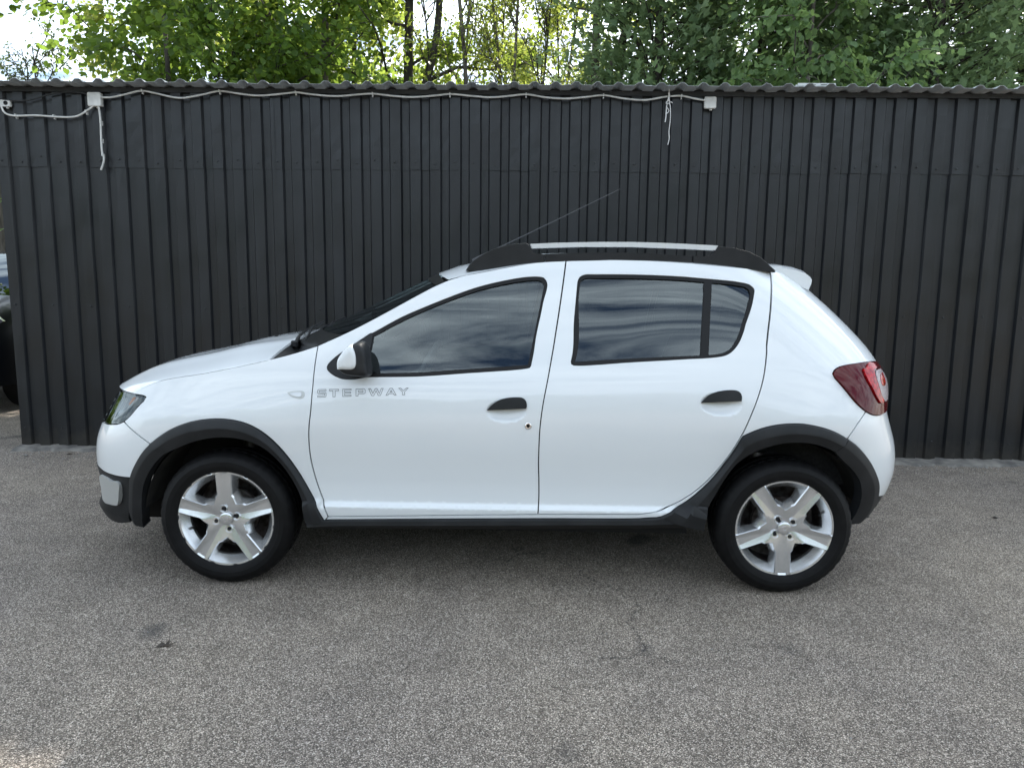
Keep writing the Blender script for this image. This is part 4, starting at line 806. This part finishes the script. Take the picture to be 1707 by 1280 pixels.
# ------------------------------------------------------------------ corrugated shed
WY = 1.83; PER = .158
shed = empty('corrugated_shed', (0, WY, 0)); tag(shed, 'long anthracite corrugated metal shed behind the white car', 'shed')
prof = [(0, 0), (.080, 0), (.093, .023), (.146, .023)]      # proud flat, flank, recessed flat, flank
def sheet(x0, z0, z1, nper, dy, phase, z_dip=0.):
    pts = []
    for k in range(nper):
        for px, d in prof: pts.append((x0 + phase + k * PER + px, d))
        pts.insert(len(pts) - 3, (pts[-4][0] + .039, 0.0)) if False else None
    pts.append((x0 + phase + nper * PER, 0)); pts.append((x0 + phase + nper * PER + .03, .0))
    zs = np.linspace(z0, z1, 8); V = []
    ph = rng.uniform(0, 6, 4)
    for z in zs:
        zz_ = z + (.004 * math.sin(ph[0]) if z == z0 else 0)
        for x, d in pts:
            jig = .0016 * math.sin(x * 9 + z * 3.1 + ph[1]) + .0010 * math.sin(x * 23 + z * 7 + ph[2]) + .0006 * rng.standard_normal()
            V.append((x + .0006 * rng.standard_normal(), d + dy + jig, zz_))
    n = len(pts); F = [(i * n + j, i * n + j + 1, (i + 1) * n + j + 1, (i + 1) * n + j) for i in range(len(zs) - 1) for j in range(n - 1)]
    V2 = [(v[0], v[1] + .0015, v[2]) for v in V[:n]]; m0 = len(V)
    V += V2; F += [(m0 + j, m0 + j + 1, j + 1, j) for j in range(n - 1)]
    o = mesh_obj('wall_sheet', V, F, M['sheet'], shed, smooth=False); return o
W7 = PER * 7
for k in range(9):
    sheet(-4.158 + k * W7, .012 + .006 * rng.random(), 2.42, 7, 0 - (k % 2) * .0015, 0)
    sheet(-4.158 + k * W7, 2.306 + rng.uniform(-.008, .006), 2.93, 7, -.0045 - (k % 2) * .0015, 0)
# screws
bs = MB(); bs.lathe([(.009, .0), (.009, -.0015), (.0055, -.002), (.0055, -.006), (.003, -.007), (0, -.007)], n=8); sc0 = bs.build('screw', M['beam'], shed, smooth=False)
spots = []
for k in range(62):
    x = -4.158 + k * PER + .039
    spots.append((x + rng.normal(0, .006), -.0065, 2.365 + rng.normal(0, .012)))
    if k % 2 == 0: spots += [(x, -.002, 1.20 + rng.normal(0, .006)), (x, -.002, .17 + rng.normal(0, .006))]
for i, p in enumerate(spots):
    o = sc0 if i == 0 else sc0.copy()
    if i: COL.objects.link(o)
    o.location = p
# beam under the eave, roof sheets, hidden walls
b = MB(); b.box((-4.30, -.015, 2.885), (5.85, .05, 2.918)); b.build('eave_beam', M['beam'], shed, smooth=False)
b = MB(); b.box((-4.14, .03, .0), (-4.10, 3.0, 2.90)); b.box((5.75, .03, 0), (5.80, 3.0, 2.90)); b.box((-4.10, 2.96, 0), (5.75, 3.0, 2.90)); b.build('side_walls', M['sheet'], shed, smooth=False)
RP = .160
for k in range(10):
    x0 = -4.62 + k * 7 * RP; pts = []
    for q in range(7):
        for dx, dz in ((0, 0), (.075, 0), (.098, .019), (.106, .023), (.130, .023), (.138, .019)): pts.append((x0 + q * RP + dx, dz))
    pts += [(x0 + 7 * RP, 0), (x0 + 7 * RP + .05, .001)]
    V = []; rise = rng.uniform(-.003, .003); ys = [-.155 + rng.uniform(-.008, .008), .0, 1.0, 3.15]
    for y in ys: V += [(x, y, 2.920 + z + rise + (k % 2) * .002 + .03 * max(y, 0) + rng.normal(0, .0015)) for x, z in pts]
    n = len(pts); F = [(i * n + j, i * n + j + 1, (i + 1) * n + j + 1, (i + 1) * n + j) for i in range(3) for j in range(n - 1)]
    o = mesh_obj('roof_sheet', V, F, M['roofsheet'], shed, smooth=False); md = o.modifiers.new('thickness', 'SOLIDIFY'); md.thickness = .002; md.offset = 1
# battered galvanised plate lying on the roof edge
pl = empty('metal_plate', (2.31, 1.78, 2.958)); tag(pl, 'grey slotted metal plate lying on the eave of the shed roof', 'plate')
b = MB(); b.box((-.145, 0, 0), (.145, .05, .004)); b.box((-.145, 0, .004), (.145, .004, .020)); b.box((-.145, .046, .004), (.145, .05, .020)); b.build('channel', M['steel'] if False else M['satin'], pl, smooth=False)
for x in (-.06, .03): o = MB(); o.box((x, -.003, .006), (x + .05, -.0005, .010)); o.build('slot', M['seal'], pl, smooth=False)

# ------------------------------------------------------------------ cables, boxes, twine
def cable(name, pts, r, mat, label, y=1.795, cat='cable'):
    P = np.array([(x, y, z) for x, z in pts]); q = spline(P, .02); b = MB(); b.tube(q, r, 8); o = b.build(name, M[mat]); fix_normals(o, 60); return tag(o, label, cat)
def jbox(x0, x1, z0, z1, label, y=1.826, d=.045, extra=None):
    r = empty('junction_box', ((x0 + x1) / 2, y, z0)); tag(r, label, 'junction box'); w = (x1 - x0) / 2; h = z1 - z0
    b = MB(); b.rbox((-w, 0, 0), (w, -d * .6, h), .010); fix_normals(b.build('box_body', M['pvc'], r))
    b = MB(); b.rbox((-w - .002, -d * .6, -.002), (w + .002, -d, h + .002), .012); fix_normals(b.build('box_lid', M['pvc'], r))
    b = MB(); b.tube([(w * .2, -d * .3, -.012), (w * .2, -d * .3, 0)], .011, 10); b.build('cable_gland', M['pvc'], r)
    return r
bx_ = jbox(-4.09, -4.004, 2.764, 2.818, 'white socket box at the upper left end of the shed wall', d=.03)
b = MB(); b.lathe([(.016, -.031), (.016, -.034), (.010, -.034), (.009, -.031), (0, -.031)], c=(.01, 0, .027), n=16); fix_normals(b.build('socket', M['seal'], bx_))
jbox(-3.375, -3.272, 2.770, 2.873, 'pale square junction box on the upper left of the shed wall where three cables meet')
jbox(1.460, 1.549, 2.791, 2.876, 'white square junction box at the right end of the long cable', d=.035)
c1 = [(-4.0726, 2.7639), (-4.0525, 2.7185), (-3.9968, 2.6962), (-3.8044, 2.6976), (-3.5654, 2.6857), (-3.4687, 2.6956), (-3.384, 2.7417), (-3.334, 2.7738)]
c2 = [(-3.2957, 2.7741), (-3.2885, 2.6696), (-3.2914, 2.5553), (-3.2911, 2.4173), (-3.2797, 2.3712), (-3.2924, 2.3248), (-3.3098, 2.2829)]
c3 = [(-3.2675, 2.8377), (-3.1959, 2.8382), (-3.0994, 2.857), (-2.945, 2.8896), (-2.8602, 2.8767), (-2.6957, 2.8418), (-2.6246, 2.8378), (-2.4569, 2.866), (-2.3324, 2.8916), (-2.1721, 2.8725), (-2.0305, 2.86), (-1.7933, 2.8796), (-1.7317, 2.8868), (-1.6046, 2.872), (-1.4161, 2.8598), (-1.2272, 2.8746), (-1.1282, 2.8798), (-.9448, 2.8631), (-.8038, 2.8574), (-.6158, 2.8722), (-.5219, 2.8818), (-.3343, 2.8674), (-.1937, 2.8595), (-.0533, 2.8717), (.0728, 2.8837), (.2274, 2.8624), (.3911, 2.8547), (.5541, 2.8692), (.6749, 2.8812), (.834, 2.8578), (.9973, 2.8478), (1.1591, 2.8735), (1.2795, 2.881), (1.3685, 2.8638), (1.462, 2.8489)]
cable('cable', c1, .0075, 'pvc', 'white cable drooping from the socket box to the square junction box')
cable('cable', c2, .0075, 'pvc', 'white cable hanging straight down with a loose cut end')
cable('cable', c3, .0075, 'pvc', 'long white cable looping along under the shed eave')
cable('cable', [(-4.2, 2.84), (-4.0, 2.812), (-3.85, 2.815), (-3.65, 2.865), (-3.45, 2.875), (-3.30, 2.84)], .006, 'beam', 'thin black cable sagging under the eave above the socket box', 1.80)
b = MB(); b.box((-.004, -.010, -.009), (.004, .026, .011)); b.box((-.004, .006, -.022), (.004, .026, -.009)); cl0 = b.build('cable_clip', M['pvc'], smooth=False)
clips = [(-3.965, 2.6965), (-3.66, 2.693), (-3.40, 2.73), (-3.288, 2.65), (-3.291, 2.515), (-3.289, 2.40)] + [(x, z) for x, z in c3 if x in (-2.945, -2.3324, -1.7317, -1.1282, -.5219, .0728, .6749, 1.2795)]
ORD = ['first', 'second', 'third', 'fourth', 'fifth', 'sixth', 'seventh', 'eighth']
for i, (x, z) in enumerate(clips):
    o = cl0 if i == 0 else cl0.copy()
    if i: COL.objects.link(o)
    o.location = (x, 1.795, z); tag(o, 'white clip on the ' + ('drooping cable by the socket box, %s from the left' % ORD[i] if i < 3 else 'hanging cable, %s from the top' % ORD[i - 3] if i < 6 else 'long looping cable, %s from the left' % ORD[i - 6]), 'cable clip', 'cable clips on the shed wall')
b = MB(); sp = lambda p: spline(np.array([(x, 1.775 + .006 * math.sin(i * 2.1), z) for i, (x, z) in enumerate(p)]), .01)
b.tube(sp([(1.176, 2.955), (1.179, 2.92), (1.176, 2.86), (1.1661, 2.833), (1.163, 2.77), (1.160, 2.72), (1.156, 2.68)]), .0045, 6); b.tube(sp([(1.180, 2.90), (1.183, 2.84), (1.1911, 2.7886), (1.1955, 2.70), (1.190, 2.61), (1.1915, 2.555), (1.184, 2.51)]), .0038, 6)
b.tube(sp([(1.178, 2.842), (1.160, 2.83), (1.162, 2.812), (1.178, 2.82), (1.195, 2.833), (1.205, 2.822)]), .004, 6); b.tube(sp([(1.165, 2.79), (1.185, 2.765), (1.168, 2.745)]), .0035, 6); b.tube(sp([(1.175, 2.90), (1.182, 2.875), (1.174, 2.85), (1.184, 2.835)]), .007, 6)
tag(fix_normals(b.build('twine', M['twine']), 60), 'frayed white twine knotted round the cable under the eave', 'twine')

# ------------------------------------------------------------------ dark car beyond the left end of the shed
pc = empty('parked_car', (-6.36, 5.05, 0)); pc.rotation_euler = (0, 0, math.radians(3)); pc.scale = (1.0, 1.0, 1.06); tag(pc, 'dark blue-black car parked beyond the left end of the shed', 'car')
yy_ = np.array([-2.0, -1.95, -1.75, -1.45, -1.05, -.98, .2, .9, 1.6, 2.1, 2.15]); hw = np.array([.55, .74, .86, .90, .91, .91, .92, .92, .91, .84, .60])
top = np.array([.78, .88, 1.00, 1.08, 1.16, 1.17, 1.14, 1.14, 1.15, 1.10, .95]); t = np.linspace(0, 1, 13)
G = []
for y, w, zt in zip(yy_, hw, top):
    row = []
    for a in np.linspace(0, math.pi, 25):
        cx, sx = math.cos(a), math.sin(a); row.append((w * np.sign(cx) * abs(cx) ** .35, y, .28 + (zt - .28) * sx ** .5))
    G.append(row)
loft('car_body', np.array(G), M['black_paint'], pc); fix_normals(pc.children[0], 50)
b = MB(); b.add([(p[0], p[1], p[2]) for p in G[0]], [tuple(range(25))]); b.add([(p[0], p[1], p[2]) for p in G[-1]], [tuple(reversed(range(25)))]); b.build('car_end', M['black_paint'], pc, smooth=False)
def gh(rows, name, mat):
    G = []
    for y, w0, z0, w1, z1 in rows: G.append([(-w0, y, z0), (-w1, y, z1), (-w1 * .5, y, z1 + .03), (w1 * .5, y, z1 + .03), (w1, y, z1), (w0, y, z0)])
    o = loft(name, np.array(G), mat, pc); return fix_normals(o, 50)
gh([(-1.0, .80, 1.12, .79, 1.13), (-.55, .84, 1.12, .70, 1.42), (-.15, .85, 1.12, .63, 1.60)], 'windscreen', glass_mat('reflective_windscreen', (.12, .15, .16), 2.2))
gh([(-.15, .85, 1.12, .63, 1.602), (.6, .86, 1.12, .62, 1.67), (1.5, .85, 1.12, .60, 1.62), (2.05, .78, 1.10, .52, 1.30)], 'cabin', M['black_paint'])
for sx in (-1, 1):
    hp = [(sx * .40, -1.985, .80), (sx * .78, -1.92, .80), (sx * .885, -1.70, .92), (sx * .84, -1.72, .97), (sx * .62, -1.90, .93), (sx * .40, -1.97, .88)]
    b = MB(); b.add(hp + [(p[0] * .99, p[1] + .05, p[2]) for p in hp], [(0, 1, 2, 3, 4, 5)] + [(i, (i + 1) % 6, 6 + (i + 1) % 6, 6 + i) for i in range(6)]); fix_normals(b.build('headlight', M['chrome'], pc, smooth=False))
    for yw in (-1.22, 1.35):
        w = empty('wheel', (sx * .80, yw, .335), pc); w.rotation_euler = (0, 0, math.radians(90 * sx))
        b = MB(); b.lathe([(.22, -.11), (.30, -.12), (.33, -.09), (.335, 0), (.33, .09), (.30, .12), (.22, .11)], n=40); fix_normals(b.build('tyre', M['tyre'], w))
        b = MB(); b.lathe([(.22, -.11), (.20, -.09), (.10, -.06), (.03, -.08), (0, -.08)], n=30); fix_normals(b.build('rim', M['silver'], w))
b = MB(); b.box((-.5, -2.03, .50), (.5, -1.99, .72)); b.build('grille', M['seal'], pc, smooth=False)

# ------------------------------------------------------------------ trees behind the shed
LEAF = {'broad': (np.array([(0, 0, 0), (-.40, .28, .05), (-.34, .66, .04), (0, 1, -.10), (.34, .66, .04), (.40, .28, .05)]), [(0, 1, 2), (0, 2, 3), (0, 3, 4), (0, 4, 5)]),
        'small': (np.array([(0, 0, 0), (-.26, .5, .05), (0, 1, -.05), (.26, .5, .05)]), [(0, 1, 2), (0, 2, 3)]),
        'spray': (np.array([(0, 0, 0), (-.30, .50, .03), (-.10, .55, .0), (0, 1, -.05), (.10, .55, .0), (.30, .50, .03)]), [(0, 1, 2), (0, 2, 3), (0, 3, 4), (0, 4, 5)])}
def leaves(name, pos, out, size, kind, mat, parent, R, droop=.5, tilt=.6):
    wp = pos + np.array(parent.location); sd = np.array(_sd); g = wp - sd * (wp[:, 2:3] / sd[2])       # leaves cut away along the sun's path to open a lit ground patch
    hole = ((g[:, 0] + 1.45) / .32) ** 2 + ((g[:, 1] + 2.22) / .24) ** 2 < 1
    keep = ~hole; pos = pos[keep]; out = out[keep]
    tv, tf = LEAF[kind]; n = len(pos)
    d = out + R.normal(0, .55, (n, 3)); d[:, 2] -= droop; d /= np.linalg.norm(d, axis=1, keepdims=True)
    up = np.array([0, 0, 1.]) + R.normal(0, tilt, (n, 3)); x = np.cross(d, up); x /= np.linalg.norm(x, axis=1, keepdims=True) + 1e-9; z = np.cross(x, d)
    s = size * R.uniform(.6, 1.25, n)
    V = pos[:, None] + s[:, None, None] * (tv[None, :, 0:1] * x[:, None] + tv[None, :, 1:2] * d[:, None] + tv[None, :, 2:3] * z[:, None])
    k = len(tv); tf = np.array(tf); F = (np.arange(n)[:, None, None] * k + tf[None]).reshape(-1, 3)
    me = bpy.data.meshes.new(name); me.vertices.add(n * k); me.vertices.foreach_set('co', V.reshape(-1).astype(np.float32))
    nf = len(F); me.loops.add(nf * 3); me.polygons.add(nf); me.loops.foreach_set('vertex_index', F.reshape(-1).astype(np.int32))
    me.polygons.foreach_set('loop_start', (np.arange(nf) * 3).astype(np.int32)); me.polygons.foreach_set('loop_total', np.full(nf, 3, np.int32)); me.update(calc_edges=True); me.validate()
    me.materials.append(mat); o = bpy.data.objects.new(name, me); COL.objects.link(o); o.parent = parent; return o
def tree(name, label, cat, x, y, h, r0, mat, bark, nleaf, size, kind, seed, base=.3, limb=2.2, nlimb=16, lean=(0, 0), el=(20, 55), spread=.20, group=None, twigs=7, droop=.5, fork=0):
    R = np.random.default_rng(seed); root = empty(name, (x, y, 0)); tag(root, label, cat, group)
    n = 9; zt = np.linspace(0, 1, n); tp = np.stack([lean[0] * zt ** 1.3 + np.cumsum(R.normal(0, .022 * h / 6, n)), lean[1] * zt + np.cumsum(R.normal(0, .022 * h / 6, n)), zt * h], 1); tp[0, :2] = 0
    b = MB(); rr = r0 * (1 - .85 * zt ** 1.1); b.tube(spline(tp, .3), np.interp(np.linspace(0, 1, len(spline(tp, .3))), zt, rr), 9)
    tw = []
    starts = [(tp, rr)]
    for f in range(fork):
        hs = R.uniform(.30, .45); i0 = np.array([np.interp(hs, zt, tp[:, k]) for k in range(3)]); az = R.uniform(0, 6.28); top = i0 + np.array([math.cos(az) * 1.0, math.sin(az) * .6, h * .55])
        q = np.array([i0, i0 * .75 + top * .25 + [math.cos(az) * .25, 0, 0], i0 * .4 + top * .6, top]); b.tube(spline(q, .3), np.linspace(r0 * .6, r0 * .15, len(spline(q, .3))), 8); starts.append((spline(q, h * .55 / 8)[:9], None))
    for k in range(nlimb):
        st, _ = starts[k % len(starts)]; hs = R.uniform(base if k % len(starts) == 0 else .1, .98); i0 = np.array([np.interp(hs, np.linspace(0, 1, len(st)), st[:, c]) for c in range(3)])
        az = R.uniform(0, 2 * math.pi); e = math.radians(R.uniform(*el)); L = limb * R.uniform(.6, 1.1) * (1.05 - .6 * max(hs - .3, 0))
        d0 = np.array([math.cos(az) * math.cos(e), math.sin(az) * math.cos(e), math.sin(e)]); q = [i0]
        for s in range(1, 5): q.append(q[-1] + L / 4 * (d0 + R.normal(0, .16, 3) + np.array([0, 0, -.10 * s * droop])))
        q = np.array(q); rb = max(.012, r0 * .34 * (1 - .6 * hs)); b.tube(q, np.linspace(rb, .006, 5), 6)
        for w in range(twigs):
            f = R.uniform(.25, 1); p0 = np.array([np.interp(f * 4, range(5), q[:, c]) for c in range(3)]); dd = d0 * .6 + R.normal(0, .6, 3); dd /= np.linalg.norm(dd); l = L * R.uniform(.18, .38)
            p1 = p0 + dd * l * .5 + R.normal(0, .03, 3); p2 = p1 + (dd + np.array([0, 0, -.25 * droop])) * l * .5; b.tube([p0, p1, p2], [.008, .005, .003], 4, cap=False); tw.append((p0, p1, p2))
        tw.append((q[2], q[3], q[4]))
    b.build('trunk', bark, root)
    tw = np.array(tw); i = R.integers(0, len(tw), nleaf); f = R.uniform(.1, 1.05, nleaf)[:, None]; A, B_, C_ = tw[i, 0], tw[i, 1], tw[i, 2]
    pos = np.where(f < .5, A + (B_ - A) * f * 2, B_ + (C_ - B_) * (f * 2 - 1)) + R.normal(0, spread, (nleaf, 3)) * R.uniform(.2, 1, (nleaf, 1)); out = pos - np.stack([np.zeros(nleaf), np.zeros(nleaf), pos[:, 2]], 1); out[:, 2] = 0; out /= np.linalg.norm(out, axis=1, keepdims=True) + .3
    leaves('crown', pos, out, size, kind, mat, root, R, droop=droop)
    return root
def conifer(label, x, y, h, rad, n, seed, group):
    R = np.random.default_rng(seed); root = empty('conifer_tree', (x, y, 0)); tag(root, label, 'conifer', group)
    b = MB(); b.tube([(0, 0, 0), (.03, .02, h * .5), (0, 0, h * .97)], [.10, .06, .015], 9)
    # branches as clumps of sprays on a lumpy cone
    nb = 640; hz = h * (1 - np.sqrt(R.uniform(.0, 1, nb)) * .985); az = R.uniform(0, 6.283, nb); rr = rad * (1 - (hz / h) ** 1.6) * R.uniform(.55, 1.12, nb) + .08
    tips = np.stack([rr * np.cos(az), rr * np.sin(az), hz + R.normal(0, .1, nb)], 1)
    for k in range(0, nb, 3): b.tube([(0, 0, max(hz[k] - .35 * rr[k], .1)), tips[k] * [.55, .55, 1] + [0, 0, -.08], tips[k]], [.018, .010, .004], 4, cap=False)
    b.build('trunk', M['bark_dark'], root)
    i = R.integers(0, nb, n); f = R.uniform(.35, 1.03, n)[:, None]; c = np.stack([np.zeros(n), np.zeros(n), hz[i] - .25 * rr[i] * (1 - f[:, 0])], 1); pos = c + (tips[i] - c) * [1, 1, .6] * f + R.normal(0, .13, (n, 3)); out = tips[i] * [1, 1, 0]; out /= np.linalg.norm(out, axis=1, keepdims=True)
    out[:, 2] += .45; leaves('crown', pos, out, .15, 'spray', M['leaf_conifer'], root, R, droop=.1, tilt=.9); return root
GB = 'trees behind the shed'
def X(px, y):
    Yd = y + 4.02; return .084 - .016 * Yd + (px - 853) / 1190 * .955 * Yd
def mk(*a, **k): return tree(*a, group=GB, **k)
y = 5.6; mk('maple_tree', 'dark leafy maple at the left with a limb reaching over the shed roof', 'tree', X(262, y), y, 8.5, .05, M['leaf_maple'], M['bark_dark'], 17000, .095, 'broad', 11, base=.28, limb=2.6, nlimb=26, spread=.22)
y = 6.8; mk('maple_tree', 'second dark maple standing just right of the leftmost maple', 'tree', X(370, y), y, 9., .09, M['leaf_maple'], M['bark_dark'], 15000, .10, 'broad', 12, base=.26, limb=2.6, nlimb=26)
y = 6.2; mk('linden_tree', 'leafy linden with a straight grey trunk left of centre', 'tree', X(530, y), y, 9.5, .085, M['leaf_linden'], M['bark'], 11000, .09, 'broad', 13, base=.28, limb=2.3, nlimb=24)
y = 7.2; mk('linden_tree', 'slim dark-stemmed linden between the grey trunk and the forked dark trunk', 'tree', X(598, y), y, 9., .065, M['leaf_linden'], M['bark_dark'], 9000, .09, 'broad', 14, base=.26, limb=2.2, nlimb=20)
y = 6.6; mk('linden_tree', 'linden with a thick dark forked trunk near the middle', 'tree', X(682, y), y, 10., .105, M['leaf_linden'], M['bark_dark'], 8500, .085, 'broad', 15, base=.32, limb=2.1, nlimb=18, fork=1)
for k, (px, y, ln) in enumerate(((728, 6.4, -.5), (752, 7.2, .3), (775, 6.2, -.3), (800, 7.6, .5), (822, 6.5, .4), (846, 7.0, -.5), (872, 6.3, .6), (897, 7.4, .9), (925, 6.6, .7), (948, 7.5, -.4))):
    mk('thicket_stem', 'thin bare-stemmed young tree in the sunlit thicket, ' + ['first', 'second', 'third', 'fourth', 'fifth', 'sixth', 'seventh', 'eighth', 'ninth', 'tenth'][k] + ' from the left', 'tree', X(px, y), y, 7.5 + (k * 7 % 5) * .4, .026 + .010 * (k % 3), M['leaf_thicket'], M['bark'] if k % 3 else M['bark_dark'], 1500, .062, 'small', 30 + k, base=.35, limb=1.1, nlimb=14, lean=(ln, 0), el=(40, 75), spread=.16, twigs=6)
y = 6.2; mk('forked_tree', 'tree with pale grey forked trunk beside the dense conifers', 'tree', X(985, y), y, 9.5, .085, M['leaf_thicket'], M['bark'], 5000, .075, 'broad', 45, base=.45, limb=1.9, nlimb=16, fork=2)
conifer('dense dark conifer right of the forked pale trunk', X(1085, 5.9), 5.9, 9.6, 1.7, 30000, 51, GB)
conifer('dense dark conifer behind the pale linden branches', X(1255, 6.5), 6.5, 10.6, 1.9, 32000, 52, GB)
conifer('dense grey-green conifer right of the pale linden', X(1540, 5.8), 5.8, 9.8, 1.75, 30000, 53, GB)
conifer('dark conifer at the right edge of the picture', X(1690, 6.8), 6.8, 10.2, 1.8, 30000, 54, GB)
conifer('dark conifer filling the gap behind the pale linden', X(1420, 7.6), 7.6, 10.4, 1.8, 26000, 55, GB)
y = 4.75; mk('pale_linden', 'pale-leaved linden hanging its large leaves over the eave on the right', 'tree', X(1350, y), y, 6.2, .06, M['leaf_pale'], M['bark'], 11000, .088, 'broad', 61, base=.40, limb=1.7, nlimb=34, spread=.13, droop=.8)
y = 9.5; mk('sparse_tree', 'sparse small-leaved tree against the sky at far left', 'tree', X(60, y), y, 5.6, .06, M['leaf_olive'], M['bark_dark'], 2600, .075, 'small', 62, base=.45, limb=1.5, nlimb=26, el=(25, 70), spread=.10)
y = 5.4; mk('edge_tree', 'maple branch with loose leaves hanging into the top left corner', 'tree', X(-55, y), y, 8.5, .10, M['leaf_maple'], M['bark'], 5200, .10, 'broad', 63, base=.50, limb=2.4, nlimb=14, spread=.20)
for k, (px, y, h) in enumerate(((270, 12, 8.5), (470, 13, 9), (640, 12.5, 9), (900, 14, 7.5))):
    mk('distant_tree', 'sunlit yellow-green tree in the background ' + ['behind the maples', 'behind the straight grey trunk', 'behind the forked dark trunk', 'behind the thicket'][k], 'tree', X(px, y), y, h, .08, M['leaf_thicket'], M['bark_dark'], 9000, .10, 'broad', 70 + k, base=.2, limb=2.6, nlimb=22)
y = 9.0; mk('leafy_shrub', 'low green shrub behind the dark parked car at far left', 'shrub', X(-25, y), y, 3.4, .05, M['leaf_linden'], M['bark_dark'], 6000, .09, 'broad', 81, base=.08, limb=1.5, nlimb=30, el=(5, 60))

# ------------------------------------------------------------------ unseen tree line added across the yard to block low sky and fill reflections
R = np.random.default_rng(91); n = 36000; xx = R.uniform(-70, 70, n); top = 8.2 + 1.6 * np.sin(xx * .31) + .9 * np.sin(xx * .83 + 1) + .5 * np.sin(xx * 2.1)
pos = np.stack([xx, -30 - R.uniform(0, 3, n), top * R.uniform(0, 1, n) ** .8], 1); hold = empty('added_tree_line'); o = leaves('added_tree_line', pos, np.tile([0, .6, .1], (n, 1)), .75, 'broad', M['leaf_maple'], hold, R)
o.parent = None; bpy.data.objects.remove(hold); o.name = 'added_tree_line'; tag(o, 'unseen tree line added across the yard to block low sky', 'tree line', kind='stuff')
n = 30000; xx = R.uniform(-75, 60, n); top = 5.0 + 1.2 * np.sin(xx * .37 + 2) + .8 * np.sin(xx * .9) + .4 * np.sin(xx * 2.3)
pos = np.stack([xx, 25 + R.uniform(0, 3, n), top * R.uniform(0, 1, n) ** .8], 1); hold = empty('background_wood'); o = leaves('background_wood', pos, np.tile([0, -.6, .1], (n, 1)), .7, 'broad', M['leaf_linden'], hold, R)
o.parent = None; bpy.data.objects.remove(hold); o.name = 'background_wood'; tag(o, 'green wood closing the view beyond the shed and the parked car', 'wood', kind='stuff')
